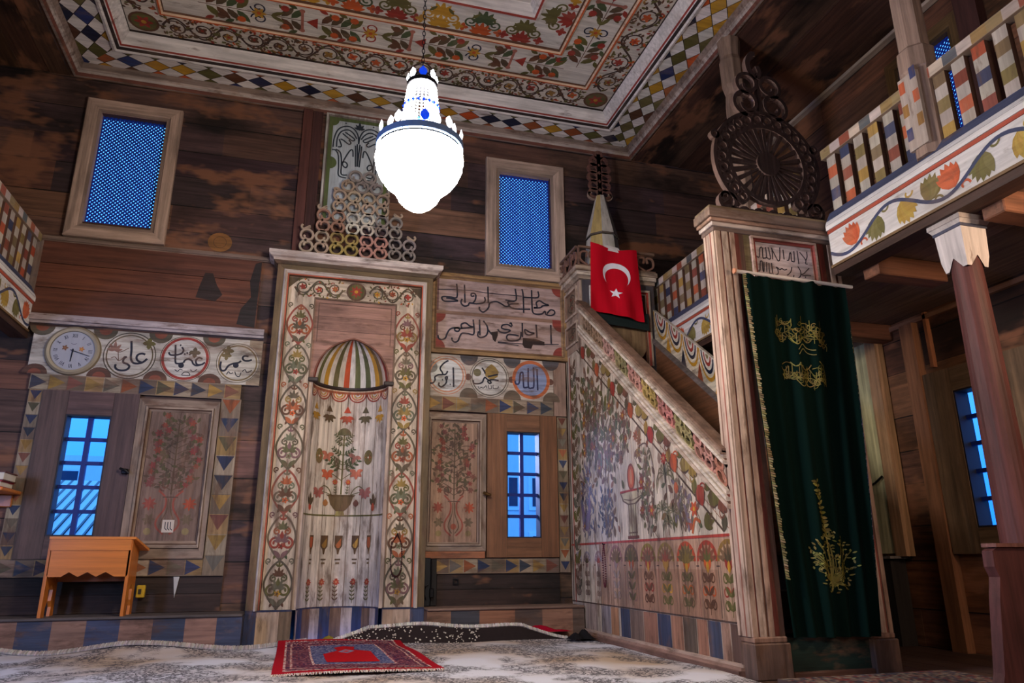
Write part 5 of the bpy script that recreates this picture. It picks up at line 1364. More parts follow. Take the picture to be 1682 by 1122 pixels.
mb = MB('fresh_y'); FF = lambda u, v, h=0.0: F(u, zt(u)-.145+v, h); cols = [(150, 122, 100), (158, 128, 104), (186, 140, 128), (150, 140, 96), (190, 134, 124), (176, 150, 84), (188, 120, 114), (150, 138, 92), (186, 130, 118), (176, 120, 100)]
n = 19
for k in range(n):
    u = .45+2.03*(k+.5)/n; c = jit(cols[int(k*len(cols)/n)], 8); sg = 1 if k % 2 else -1
    for v0, q in ((.036, 1), (-.036, -1)):       # S scroll of two curls
        pts = []
        for i in range(29):
            tt = i/28; rr = .037*(1 if tt < .62 else 1-.66*(tt-.62)/.38); aa = -q*pi/2+sg*2*pi*1.3*tt; pts.append((u+.010*q*sg+rr*1.18*cos(aa), v0+rr*sin(aa)))
        mb.scroll(FF, pts, .0165, -.018, .012, c, edge=tuple(int(v*.8) for v in c))
    e = .0535
    for q in (1, -1): mb.scroll(FF, [(u+e-.022, q*.072), (u+e, q*.048), (u+e+.022, q*.072)], .013, -.018, .008, c, smooth=4)
mb.build('pierced_rail', mn)
mb = MB('paint_y')
for z0, z1, h, c in ((0, .035, .05, (140, 104, 92)), (.035, .05, .035, (176, 140, 124)), (.05, .064, .02, (196, 170, 154))): mb.prism(F, [(.3, z0), (2.5, z0), (2.5, z1), (.3, z1)], -.02, h, c)
mb.build('base_moulding', mn)
# steps behind the handrail
for k in range(9):
    y0 = -2.45+.22*k; mb = MB('board_x'); mb.box(MX+.045, 2.895, y0, -.44, .20*k, .20*(k+1), (70, 46, 36)); mb.build('step', mn)
# the far side: plank wall with a swagged border
mb = MB('board_y'); FI = FL(2.90); n = 5
for k in range(n):
    a, b = .31+(.95-.31)*k/n, .31+(.95-.31)*(k+1)/n
    mb.prism(FI, [(.44, zt(.44)+.02-a), (2.45, zt(2.45)+.02-a), (2.45, zt(2.45)+.02-b), (.44, zt(.44)+.02-b)], -.03, 0, jit((116, 74, 52), 8))
mb.prism(FI, [(.44, zt(.44)-.27), (2.45, zt(2.45)-.27), (2.45, zt(2.45)-.31), (.44, zt(.44)-.31)], -.03, .03, (120, 110, 112))
mb.build('far_side_planks', mn)
mb = MB('paint_y'); mb.prism(FI, [(.44, zt(.44)), (2.45, zt(2.45)), (2.45, zt(2.45)-.275), (.44, zt(.44)-.275)], -.03, -.002, (216, 204, 190))
br = Brush(mb, lambda u, v, h=0.0: FI(u, zt(u)+v, h-.002), 'fresh_y')
for k in range(9):
    u = .56+.235*k
    for j, c in enumerate((YEL, (214, 204, 192), NAVY, (214, 204, 192), RED, (214, 204, 192), (120, 110, 70))):
        rr = .118*(1-.14*j); br.poly([(u+rr*cos(pi+pi*q/12), -.01+rr*1.75*sin(pi+pi*q/12)) for q in range(13)], c, 2+.3*j)
    br.poly([(u+.118-.04, -.27), (u+.118+.04, -.27), (u+.118, -.13)], [YEL, NAVY, (150, 76, 50)][k % 3], 2)
mb.build('swag_border', mn)
# upper stage against the wall
mb = MB('paint_z'); mb.prism(F, [(0.005, 2.34), (.40, 2.34), (.40, 2.96), (0.005, 2.96)], -.04, .004, (176, 152, 136))
br = Brush(mb, F, 'paint_z', .004)
for z0, z1 in ((2.66, 2.92), (2.40, 2.60)):
    mb.sweep(F, (.05, .35, z0, z1), [(0, .004), (0, .02), (.02, .02), (.03, .004)], [(190, 168, 152), (196, 176, 160), (120, 92, 78)])
    br.rect(.08, .32, z0+.03, z1-.03, (140, 116, 98), 1); br.vine((.2, z0+.05), (.2, z1-.04), .2, 2, (80, 70, 56), [OLIVE, BROWN], [RED, BROWN], .008, .8, R)
mb.build('stage_side', mn)
FS = FB(-.42)
mb = MB('paint_z')
for a, b in ((2.24, 2.34), (2.84, 2.93)): mb.prism(FS, [(a, 1.9), (b, 1.9), (b, 2.96), (a, 2.96)], -.05, 0, (74, 70, 78))
mb.prism(FS, [(2.34, 2.82), (2.84, 2.82), (2.84, 2.96), (2.34, 2.96)], -.05, 0, (80, 74, 80))
usweep(mb, FS, (2.30, 2.88, 2.2, 2.90), [(0, 0), (0, .02), (.02, .025), (.035, .01), (.05, .02), (.06, 0)], [W2, (206, 190, 176), RED, (200, 180, 162), BROWN], ('paint_z', 'paint_x'))
# scalloped arch under the flag
ap = [(2.36, 2.55)]+[(2.60-.24*cos(pi*k/16), 2.28-.06*0+.22*sin(pi*k/16)*-1+.14) for k in range(17)]+[(2.84, 2.55)]
mb.prism(FS, ap, -.05, -.01, (138, 112, 84))
mb.build('stage_front', mn)
mb = MB('paint_x')
for z0, z1, e, c in ((2.955, 2.985, .02, (170, 150, 134)), (2.985, 3.02, .045, (206, 190, 174)), (3.02, 3.06, .065, (178, 156, 136))): mb.box(MX-e, 2.93+e*.2, -.42-e, .0-.008, z0, z1, c)
mb.build('stage_cornice', mn)
mb = MB('fresh_x')
for FQ, u0, u1 in ((FB(-.46), 2.19, 2.93), (FL(2.185), 0.01, .46)):
    mb.prism(FQ, [(u0, 3.06), (u1, 3.06), (u1, 3.075), (u0, 3.075)], 0, .02, (120, 92, 76)); mb.prism(FQ, [(u0, 3.235), (u1, 3.235), (u1, 3.255), (u0, 3.255)], 0, .02, (120, 92, 76))
    n = max(2, int((u1-u0)/.15))
    for k in range(n):
        u = u0+(u1-u0)*(k+.5)/n; w = (u1-u0)/n/2
        for sg in (1, -1):
            mb.scroll(FQ, [(u+sg*.006, 3.075), (u+sg*w*.8, 3.12), (u+sg*w*.75, 3.19), (u+sg*.015, 3.20), (u+sg*.02, 3.15)], .016, .003, .018, (124, 88, 74), smooth=5)
        mb.prism(FQ, [(u-w-.008, 3.07), (u-w+.008, 3.07), (u-w+.008, 3.24), (u-w-.008, 3.24)], 0, .018, (112, 84, 72))
mb.build('stage_rail', mn)
# spire and pierced finial
mb = MB('fresh_z'); SX, SY = 2.525, -.24; seg = 8
SPC = [(186, 162, 110), (196, 190, 180), (110, 112, 118), (198, 190, 178), (176, 152, 96), (190, 184, 176), (120, 118, 120), (196, 186, 172)]
for (r0, z0), (r1, z1) in (((.19, 3.06), (.145, 3.45)), ((.16, 3.45), (.15, 3.475)), ((.15, 3.475), (.045, 3.90))):
    for k in range(seg):
        a, b = 2*pi*(k+.5)/seg, 2*pi*(k+1.5)/seg
        mb.face([(SX+r0*cos(a), SY+r0*sin(a), z0), (SX+r0*cos(b), SY+r0*sin(b), z0), (SX+r1*cos(b), SY+r1*sin(b), z1), (SX+r1*cos(a), SY+r1*sin(a), z1)], SPC[k] if z0 != 3.45 else (90, 80, 72))
for k in range(seg): pass
spire = mb.build('spire', mn)
mb = MB('fresh_z'); FQ = FB(SY+.01); c = (104, 68, 60)
mb.prism(FQ, [(SX-.02, 3.86), (SX+.02, 3.86), (SX+.02, 4.36), (SX-.02, 4.36)], -.012, .012, c)
for k, (z, w) in enumerate(((3.93, .105), (4.02, .095), (4.11, .105), (4.20, .10), (4.28, .08))):
    for sg in (1, -1):
        pts = [(SX+sg*.008+sg*w*.5+w*.48*cos(a), z+.042*sin(a)) for a in [pi*.5*0+2*pi*i/16 for i in range(17)]]
        mb.scroll(FQ, pts, .030, -.012, .012, c)
for sg in (1, -1): mb.scroll(FQ, [(SX, 3.90), (SX+sg*.06, 3.87), (SX+sg*.11, 3.89), (SX+sg*.115, 3.93), (SX+sg*.085, 3.93)], .018, -.012, .012, (150, 126, 112), smooth=5)
mb.prism(FQ, [(SX+.05*cos(2*pi*i/14), 4.35+.05*sin(2*pi*i/14)) for i in range(14)], -.012, .012, c)
mb.build('finial', spire)
t = thing('prayer_beads', 'dark red prayer bead string hanging flat on the painted side of the pulpit stairs', 'prayer beads', (MX-.01, -.72, .38))
mb = MB('plain')
for u, v in spline([(.735, .685), (.715, .62), (.71, .52), (.715, .42), (.735, .385), (.752, .43), (.757, .53), (.75, .62), (.735, .685)], 6):
    r = .0075; p = F(u, v, .0125)
    mb.faces([p+Vector(d)*r for d in ((-1, 0, 0), (0, -1, 0), (1, 0, 0), (0, 1, 0), (0, 0, 1), (0, 0, -1))], [(0, 1, 4), (1, 2, 4), (2, 3, 4), (3, 0, 4), (1, 0, 5), (2, 1, 5), (3, 2, 5), (0, 3, 5)], (84, 26, 40))
mb.build('bead_string', t)
mb = MB('iron'); mb.tube([F(.735, .69, .0), F(.735, .69, .02), F(.735, .698, .02)], .004, DARK); mb.build('nail', t)
# portal
FP = FB(PY)
def post(x0, x1, label=None):
    mb = MB('paint_z'); mb.box(x0, x1, PY, PY+.10, .17, 2.43, (126, 96, 82))
    w = x1-x0; s = [(0, .16, (196, 168, 150)), (.16, .22, (150, 84, 72)), (.22, .42, (206, 184, 168)), (.42, .50, (132, 92, 76)), (.50, .66, (190, 160, 142)), (.66, .84, (120, 60, 54)), (.84, 1, (104, 76, 66))]
    if x0 > 2.6: s = [(0, .28, (134, 58, 50)), (.28, .48, (96, 66, 58)), (.48, .70, (190, 164, 150)), (.70, .82, (140, 74, 62)), (.82, 1, (170, 140, 124))]
    for a, b, c in s: mb.prism(FP, [(x0+w*a, .2), (x0+w*b, .2), (x0+w*b, 2.43), (x0+w*a, 2.43)], 0, .012 if c[0] > 160 else .004, c)
    if x0 < 2.6:
        for a, b, c in ((.0, .25, (200, 176, 158)), (.25, .36, (156, 92, 78)), (.36, .7, (190, 162, 146)), (.7, .8, (120, 84, 70)), (.8, 1, (196, 170, 152))):
            mb.prism(FL(x0), [(2.57-.11*a, .2), (2.57-.11*b, .2), (2.57-.11*b, 2.43), (2.57-.11*a, 2.43)][::-1], 0, .008, c)
    mb.bev(x0-.012, x1+.012, PY-.03, PY+.10, 0, .17, (104, 82, 74)); mb.bev(x0-.004, x1+.004, PY-.018, PY+.1, .17, .20, (150, 118, 104))
    mb.build('portal_post', mn)
post(MX, 2.41); post(2.93, 3.07)
mb = MB('paint_x'); mb.prism(FP, [(2.41, 2.12), (2.93, 2.12), (2.93, 2.43), (2.41, 2.43)], -.06, 0, (116, 104, 76))
mb.sweep(FP, (2.455, 2.91, 2.145, 2.425), [(0, 0), (0, .018), (.014, .018), (.02, .008), (.032, .008), (.034, .0)], [(190, 160, 150), (200, 172, 160), (140, 60, 56), (150, 66, 60), (120, 84, 76)])
mb.prism(FP, [(2.487, 2.178), (2.878, 2.178), (2.878, 2.392), (2.487, 2.392)], -.01, .003, (202, 188, 192))
br = Brush(mb, FP, 'fresh_x', .003); write(br, CAL_PLAQUE, .0072, (48, 44, 56), 2)
mb.build('written_lintel', mn)
mb = MB('paint_x')
for z0, z1, e, c in ((2.43, 2.455, .015, (120, 100, 92)), (2.455, 2.48, .03, (206, 190, 180)), (2.48, 2.50, .045, (176, 140, 120)), (2.50, 2.555, .06, (140, 118, 106)), (2.555, 2.575, .05, (150, 128, 100))): mb.bev(MX-e, 3.07+e*.3, PY-e, PY+.12, z0, z1, c, b=.004)
mb.build('cornice', mn)
# wheel crest
mb = MB('board_z'); FW = FB(-2.52); wc = (52, 36, 36); we = (120, 96, 90); d0, d1 = -.018, .018  # lamplight caught on the cut edges is put into the paler edge colour
WX, WZ = 2.675, 2.965
def rg(c, r, w, col=wc, n=48, a0=0.0, a1=2*pi, e=we): mb.scroll(FW, [(c[0]+r*cos(a0+(a1-a0)*i/n), c[1]+r*sin(a0+(a1-a0)*i/n)) for i in range(n+1)], w, d0, d1, col, edge=e)
rg((WX, WZ), .272, .026); rg((WX, WZ), .372, .026, a0=-.95, a1=pi+.95)
mb.prism(FW, [(WX+.082*cos(2*pi*i/20), WZ+.082*sin(2*pi*i/20)) for i in range(20)], d0, d1+.006, wc, edge=we)
SPK = [2*pi*k/24 for k in range(24)]
for k in range(22):
    a = -.9+(pi+1.8)*k/21; rg((WX+.322*cos(a), WZ+.322*sin(a)), .033, .018, n=14)
for k in range(7):
    x = 2.37+.61*k/6; rg((x, 2.60), .035, .018, n=14); rg((x+.05, 2.605), .02, .014, n=10)
for sg in (1, -1):
    rg((WX+sg*.315, 2.665), .055, .022, n=18); rg((WX+sg*.33, 2.70), .025, .016, n=12); rg((WX+sg*.36, WZ+.16), .024, .016, n=12)
mb.prism(FW, [(2.33, 2.57), (3.02, 2.57), (3.02, 2.59), (2.33, 2.59)], d0, d1, wc)
for z, w, s in ((3.395, .105, .088), (3.545, .082, .078)):       # stacked scrolls above the wheel
    for sg in (1, -1):
        pts = []
        for i in range(27):
            q = i/26; rr = s*(1-.66*max(0, (q-.45)/.55)); aa = (-pi/2)+sg*2*pi*1.25*q; pts.append((WX+sg*w+rr*cos(aa), z+rr*sin(aa)))
        mb.scroll(FW, pts, .024, d0, d1, wc, edge=we)
mb.scroll(FW, [(WX-.01, 3.60), (WX-.055, 3.65), (WX-.062, 3.72), (WX-.03, 3.785), (WX+.0, 3.79)], .036, d0, d1, wc, smooth=6, edge=we)
mb.scroll(FW, [(WX-.005, 3.60), (WX+.02, 3.65), (WX+.005, 3.70)], .03, d0, d1, wc, smooth=6, edge=we)
mb.prism(FW, [(WX-.012, 3.3), (WX+.012, 3.3), (WX+.012, 3.64), (WX-.012, 3.64)], d0, d1-.004, wc)
crest = mb.build('wheel_crest', mn)
for a in SPK:
    mb = MB('board_z'); mb.scroll(FW, [(WX+.078*cos(a), WZ+.078*sin(a)), (WX+.262*cos(a), WZ+.262*sin(a))], [.013, .028], d0+.004, d1-.004, (56, 40, 40), edge=(90, 70, 66)); mb.build('spoke', crest)
mb = MB('paint_x'); mb.bev(2.43, 2.92, PY-.02, PY+.09, 0, .03, (96, 66, 56)); mb.prism(FP, [(2.425, .03), (2.92, .03), (2.92, .19), (2.425, .19)], -.03, -.005, (26, 48, 44)); mb.build('threshold', mn)
mb = MB('plain'); mb.tube([(2.30, PY-.05, 2.165), (3.10, PY-.05, 2.145)], .011, (214, 206, 200)); mb.tube([(2.292, PY-.05, 2.165), (2.302, PY-.05, 2.165)], .017, (190, 130, 100)); tag(mb.build('curtain_rod'), 'thin pale rod across the pulpit portal above the green curtain', 'curtain rod')

# curtain
t = thing('portal_curtain', 'dark green velvet curtain with gold embroidery hanging in the pulpit portal', 'curtain', (2.68, PY-.05, .2))
def CU(s, q, h=0.0):
    """s 0..1 across, q 0..1 down"""
    xl = 2.345+.075*q**1.6; xr = 3.055-.115*q**1.3
    x = xl+(xr-xl)*s; z = 2.152-.01*s-1.955*q+.012*sin(s*40)*(1-q)*.5
    amp = .010+.012*q; y = PY-.045-amp*sin(s*31+1.3*sin(q*2.2))-.010*sin(s*13+q*3)-.012*q-h
    if s < .08: y += (.08-s)*.25*q
    return Vector((x, y, z))
mb = MB('cloth'); NS_, NQ = 120, 60
P = [CU(i/NS_, j/NQ) for j in range(NQ+1) for i in range(NS_+1)]
mb.faces(P, [(j*(NS_+1)+i, j*(NS_+1)+i+1, (j+1)*(NS_+1)+i+1, (j+1)*(NS_+1)+i) for j in range(NQ) for i in range(NS_)], (4, 25, 22)); mb.build('velvet', t, smooth=True)
GOLD = (104, 97, 42)
mb = MB('plain'); br = Brush(mb, lambda u, v, h=0.0: CU((u-2.345-.075*((2.152-v)/1.955)**1.6)/(.71-.075*((2.152-v)/1.955)**1.6-.115*((2.152-v)/1.955)**1.3), (2.152-v)/1.955, h+.004), 'plain')
R = random.Random(19)
def scribble(x0, x1, z0, z1, n, slant):
    for k in range(n):
        x = x0+(x1-x0)*(k+R.uniform(0, .8))/n; z = z0+(z1-z0)*R.random()+slant*(x-x0)
        m = k % 4; s = R.uniform(.018, .034); c = jit(GOLD, 30, R)
        if m == 0: br.line([(x, z-s), (x+.004, z+s*1.3)], .004, c, 1, 0)
        elif m == 1: br.spiral((x, z), s*.75, R.uniform(0, 6), 1.1, 1, .004, c, 1)
        elif m == 2: br.line([(x-s*1.3, z+s*.3), (x-s*.4, z-s*.8), (x+s*.6, z-s*.5), (x+s*1.3, z+s*.5)], .005, c, 1)
        else: br.line([(x-s, z), (x, z+s*.3), (x+s, z-s*.2)], .004, c, 1)
scribble(2.53, 2.86, 1.79, 1.90, 78, -.08); scribble(2.56, 2.82, 1.54, 1.65, 66, -.12)
br.line([(2.53, 1.83), (2.56, 1.77), (2.60, 1.78)], .005, GOLD, 1); br.line([(2.78, 1.66), (2.83, 1.60), (2.83, 1.52)], .006, GOLD, 1); br.line([(2.72, 1.80), (2.86, 1.78), (2.87, 1.74)], .005, GOLD, 1)
for dz in (0, -.028): br.line([(2.655, 1.725+dz), (2.69, 1.755+dz), (2.72, 1.735+dz), (2.77, 1.73+dz)], .005, (120, 116, 70), 1)
mb.build('script_embroidery', t)
mb = MB('plain'); br.mb = mb
br.line([(2.655, .98), (2.67, .85), (2.70, .70), (2.70, .42)], .005, (120, 112, 44), 1)
for k in range(13):
    z = .98-.024*k; x = 2.655+.02*k/6
    for sg in (1, -1): br.leaf((x, z), pi/2+sg*R.uniform(.7, 1.6), .034, .017, jit(GOLD, 30, R), 1)
for k in range(210):
    a = R.uniform(0, 2*pi); rr = sqrt(R.random()); x = 2.715+.135*rr*cos(a); z = .57+.165*rr*sin(a)-.15*(x-2.71)
    br.leaf((x, z), R.uniform(0, pi), R.uniform(.012, .022), .008, jit((112, 106, 46), 36, R), 1)
    if k % 4 == 0: br.line([(2.70, .46), ((2.70+x)/2+.01, (.46+z)/2), (x, z)], .003, (110, 104, 44), .8)
mb.build('flower_embroidery', t)
mb = MB('plain'); R = random.Random(5)
for k in range(130):
    q = k/130*.86; p = CU(0.004, q); l = R.uniform(.012, .024)
    mb.face([p+Vector((0, -.003, .006)), p+Vector((0, -.003, -.006)), p+Vector((l, -.012, -.012)), p+Vector((l, -.012, -.004))], jit((118, 106, 70), 30, R))
mb.build('gold_fringe', t)
mb = MB('plain')
for k in range(20, 130):
    q = k/130*.86; l = R.uniform(.008, .014); p = CU(.996, q); mb.face([p+Vector((0, -.003, .006)), p+Vector((0, -.003, -.006)), p+Vector((-l, -.012, -.012)), p+Vector((-l, -.012, -.004))], jit((110, 94, 64), 30, R))
mb.build('gold_fringe', t)

# flag
t = thing('flag', 'red flag with white crescent and star draped over the front of the pulpit top', 'flag', (2.53, -.52, 2.5))
def FG(s, q, h=0.0):
    xl = 2.285-.035*q; xr = 2.725+.035*q; x = xl+(xr-xl)*s
    z = 3.275-.035*s-.03*sin(pi*s)*(1-q)-q*(.665-.01*s)+.05*(s-.5)*q*-1
    y = -.53-.014*sin(s*9+q*2.5)-.010*sin(s*17-q*4)*q-.02*q-h
    return Vector((x, y, z))
mb = MB('cloth'); n, m = 40, 40; P = [FG(i/n, j/m) for j in range(m+1) for i in range(n+1)]
mb.faces(P, [(j*(n+1)+i, j*(n+1)+i+1, (j+1)*(n+1)+i+1, (j+1)*(n+1)+i) for j in range(m) for i in range(n)], (186, 14, 34))
mb.build('cloth', t, smooth=True)
mb = MB('cloth'); br = Brush(mb, lambda u, v, h=0.0: FG(u, v, h+.003), 'cloth')
import itertools
cx_, cy_, ra, rb = .52, .40, .275, .225
out = []
for k in range(31):
    a = -pi*.76+pi*1.52*k/30-pi/2
    out.append((cx_+ra*cos(a), cy_+ra*.68*sin(a)))
inn = []
for k in range(31):
    a = -pi*.72+pi*1.44*k/30-pi/2
    inn.append((cx_+.0+rb*cos(a), cy_+.052+rb*.70*sin(a)))
for k in range(30): br.poly([out[k], out[k+1], inn[k+1], inn[k]], (226, 222, 232), 1)
mb.build('crescent', t)
mb = MB('cloth'); br = Brush(mb, lambda u, v, h=0.0: FG(u, v, h+.003), 'cloth')
st = []
for k in range(10):
    a = -pi/2+.12+pi*k/5; r = .118 if k % 2 == 0 else .048; st.append((.49+r*cos(a), .675+r*.66*sin(a)))
for k in range(10): br.poly([(.49, .675), st[k], st[(k+1) % 10]], (226, 222, 232), 1)
mb.build('star', t)
mb = MB('cloth'); mb.face([FG(.3, 0)+Vector((0, .01, .025)), FG(.62, 0)+Vector((0, .01, .028)), FG(.68, .01)+Vector((0, .008, -.02)), FG(.3, .01)+Vector((0, .008, -.02))], (214, 206, 206)); mb.build('white_hem', t)
mb = MB('plain'); mb.prism(FB(-.475), [(2.32, 2.545), (2.83, 2.505), (2.83, 2.66), (2.32, 2.64)], 0, .012, (22, 36, 38)); tag(mb.build('dark_cloth'), 'dark green cloth band showing under the red flag', 'cloth')

# ================================================================== GALLERIES
def gallery(side, label, y_from, y_to, gap=None, nb=None, skip=()):
    """painted gallery front: fascia, blue sill, rail and checked balusters; F faces the hall"""
    right = side > 0; X = XR if right else XL
    F = FL(X) if right else FR(X)                   # u = -y or y
    def U(d): return d if right else -d             # d: distance from the back wall
    t = thing('gallery_front', label, 'gallery front', (X, -(y_from+y_to)/2, 2.24), 'painted gallery fronts')
    def quad(mb, a, b, z0, z1, h0, h1, col, mat=None):
        p = sorted((U(a), U(b))); mb.prism(F, [(p[0], z0), (p[1], z0), (p[1], z1), (p[0], z1)], h0, h1, col, mat)
    mb = MB('fresh_y')
    quad(mb, y_from, y_to, 2.235, 2.50, -.08, 0, (214, 208, 206))
    quad(mb, y_from, y_to, 2.235, 2.25, -.02, .012, (120, 92, 62)); quad(mb, y_from, y_to, 2.455, 2.475, -.02, .006, (168, 76, 56)); quad(mb, y_from, y_to, 2.475, 2.505, -.02, .014, (222, 216, 214))
    br = Brush(mb, F, 'fresh_y', 0); R = random.Random(6)
    pts = []; d = y_from; LC = [(122, 106, 62), (192, 92, 56), (116, 108, 64), (182, 148, 70)]; k = 0
    while d < y_to: 
        pts.append((U(d), 2.352-.072*cos((d-2.80)*2*pi/.68))); d += .03
    br.line(pts, .020, (62, 68, 98), 3, 0)
    d0 = 2.80-.68*6
    while d0 < y_to:
        for off, up, k in ((-.09, 1, 0), (.07, 1, 1), (.25, -1, 2), (.42, -1, 3)):      # fan leaves on alternate sides of the vine
            d = d0+off; c = LC[k]
            if not y_from+.07 < d < y_to-.07: continue
            z = 2.352+up*(-.045); tilt = .35*(1 if k % 2 else -1)*(1 if right else -1)
            for q in range(6): br.leaf((U(d), z), up*pi/2+tilt+(-2.5+q)*.23, .152-.010*abs(q-2.5), .05, jit(c, 9, R), 2.2+.1*q)
            br.spiral((U(d+.05), z-up*.02), .034, 0, .6, up, .012, c, 2.1)
        d0 += .68
    mb.build('fascia', t)
    mb = MB('fresh_y'); a = sorted((U(y_from), U(y_to)))
    for (z0, h0), (z1, h1), c in (((2.505, .016), (2.535, .005), (206, 202, 204)), ((2.535, .005), (2.60, -.03), (66, 72, 100)), ((2.60, -.03), (2.605, -.10), (56, 62, 96))):
        mb.face([F(a[0], z0, h0), F(a[1], z0, h0), F(a[1], z1, h1), F(a[0], z1, h1)], c)
    mb.face([F(a[0], 2.605, -.10), F(a[1], 2.605, -.10), F(a[1], 2.24, -.10), F(a[0], 2.24, -.10)], (90, 70, 60))
    mb.build('sill', t)
    mb = MB('fresh_y'); quad(mb, y_from, y_to, 2.965, 3.03, -.085, -.025, (150, 128, 110))
    br = Brush(mb, F, 'fresh_y', -.025); d = y_from; RC = [(150, 130, 92), (190, 172, 166), (150, 80, 62), (196, 176, 160), (90, 92, 96), (196, 180, 172), (150, 120, 74)]; k = 0
    while d < y_to-.03:
        e = min(d+.085, y_to); p = sorted((U(d), U(e))); br.rect(p[0], p[1], 2.968, 3.027, jit(RC[k % 7], 8, R), 1); d = e; k += 1
    mb.build('top_rail', t)
    SQ = [WHITE, (176, 88, 58), (128, 108, 70), (66, 68, 96), (176, 142, 78), (136, 74, 60), (120, 100, 74)]; WH = (176, 164, 154)
    d = nb; k = 0
    while d < y_to-.06:
        if not any(a <= d <= b for a, b in skip):
            mb = MB('fresh_z'); p = sorted((U(d), U(d+.074)))
            mb.prism(F, [(p[0], 2.60), (p[1], 2.60), (p[1], 2.97), (p[0], 2.97)], -.075, -.045, (96, 66, 54))
            br = Brush(mb, F, 'fresh_z', -.045); z = 2.60; j = k
            hgt = .37/5
            for j in range(5):
                c = WH if (j+k) % 2 == 0 else SQ[1+(k//2+j*2) % 6]
                br.rect(p[0], p[1], z, z+hgt, jit(c, 10, R), 1); z += hgt
            mb.build('baluster', t)
        d += .117; k += 1
    return t
gallery(1, 'painted gallery front with leafy fascia and checked balusters along the right, beyond the pulpit portal', 2.66, 5.0, nb=2.685)
gallery(1, 'back stretch of painted gallery front with checked balusters behind the pulpit stairs', .02, 2.46, nb=.06)
gallery(-1, 'painted gallery front with checked balusters on the left wall side', .02, 2.2, nb=.05)
# gallery floors, joists
for x0, x1, lab in ((XR+.115, XWR, 'dark plank floor of the right gallery with its joists'), (XWL, XL-.115, 'dark plank floor of the left gallery')):
    t = thing('gallery_floor', lab, 'gallery floor', ((x0+x1)/2, -2.5, 2.24), 'gallery floors'); mb = MB('board_y'); x = x0; R = random.Random(3)
    while x < x1-.01:
        w = min(.22, x1-x); mb.box(x, x+w-.003, -8.2, 0, 2.25, 2.29, jit((120, 98, 84), 10, R)); x += w
    mb.build('boards', t)
    for y in (-.7, -1.75, -2.82, -3.62, -4.9):
        mb = MB('board_x'); mb.bev(x0, x1 if x0 < 0 or y != -2.82 else 3.56, y-.06, y+.06, 2.13, 2.25, (120, 78, 58)); mb.build('joist', t)
    if x0 > 0:
        mb = MB('board_y'); mb.box(XR, XR+.115, -5.0, -2.66, 2.19, 2.235, (70, 46, 38)); mb.box(XR, XR+.115, -2.46, 0, 2.19, 2.235, (70, 46, 38)); mb.build('edge_beam', t)
    else:
        mb = MB('board_y'); mb.box(XL-.115, XL, -5.0, 0, 2.19, 2.235, (70, 46, 38)); mb.build('edge_beam', t)
# columns
def octo(mb, cx, cy, prof, col, rot=pi/8, cols=None, seg=8, mat=None): mb.lathe(prof, cx, cy, col, mat, seg, rot, cols)
t = thing('column', 'thick dark red round column with a white capital carrying the right gallery', 'column', (3.07, -3.42, 0), 'gallery columns')
mb = MB('board_z'); mb.lathe([(.11, 0), (.11, .1), (.088, .13), (.080, .8), (.074, 1.5), (.066, 2.03)], 3.07, -3.42, (96, 54, 52), seg=24); mb.build('shaft', t, smooth=True)
mb = MB('fresh_z'); c_ = (206, 196, 194); x, y, w = 3.07, -3.42, .1
def block(z0, w0, z1, w1, col):
    a = [(x-w0, y-w0, z0), (x+w0, y-w0, z0), (x+w0, y+w0, z0), (x-w0, y+w0, z0)]; b = [(x-w1, y-w1, z1), (x+w1, y-w1, z1), (x+w1, y+w1, z1), (x-w1, y+w1, z1)]
    mb.faces(a+b, [(0, 1, 5, 4), (1, 2, 6, 5), (2, 3, 7, 6), (3, 0, 4, 7), (3, 2, 1, 0), (4, 5, 6, 7)], col)
block(1.985, .072, 2.13, .078, c_)
for sx, sy in ((0, -1), (-1, 0), (1, 0), (0, 1)):      # pointed tongues hanging down each corner
    for e in (-1, 1):
        px, py = (x+e*.072, y+sy*.072) if sx == 0 else (x+sx*.072, y+e*.072)
        dx, dy = (-e*.07, 0) if sx == 0 else (0, -e*.07)
        mb.face([(px, py, 1.985), (px+dx, py+dy, 1.985), (px+dx*.35-(px-x)*.1, py+dy*.35-(py-y)*.1, 1.93), (px-(px-x)*.12, py-(py-y)*.12, 1.93)], c_)
block(2.13, .083, 2.145, .084, (70, 72, 92)); block(2.145, .084, 2.165, .094, (190, 180, 176)); block(2.165, .098, 2.19, .098, (176, 164, 160))
mb.build('capital', t)
t = thing('column', 'slim weathered post from the gallery rail to the ceiling edge, behind the wheel crest', 'column', (XR+.03, -1.84, 2.6), 'gallery columns')
mb = MB('board_z'); octo(mb, XR+.03, -1.84, [(.07, 2.60), (.07, 3.9), (.062, 4.0), (.082, 4.08), (.086, 4.3), (.075, 4.34), (.09, 4.5)], (146, 120, 104)); mb.build('shaft', t)
t = thing('column', 'weathered post standing at the gallery rail above the white capital', 'column', (XR+.06, -3.42, 2.55), 'gallery columns')
mb = MB('board_z'); octo(mb, XR+.06, -3.42, [(.088, 2.55), (.088, 3.05), (.095, 3.06), (.095, 3.18), (.078, 3.2), (.072, 4.5)], (156, 130, 116)); mb.build('shaft', t)
mb = MB('fresh_z'); FQ = FL(XR-.03); mb.prism(FQ, [(3.36, 2.6), (3.48, 2.6), (3.48, 3.03), (3.36, 3.03)], -.02, 0, (176, 160, 150)); br = Brush(mb, FQ, 'fresh_z')
for j in range(3):
    for e in (0, 1): br.rect(3.362+.078*e, 3.40+.078*e, 2.66+.14*j+.05*e, 2.73+.14*j+.05*e, [(62, 66, 106), (150, 110, 60), (186, 92, 58)][(j+e) % 3], 1)
mb.build('painted_foot', t)
t = thing('newel_board', 'dark red shaped board standing at the lower right in front of the red column', 'newel', (2.76, -3.62, 0))
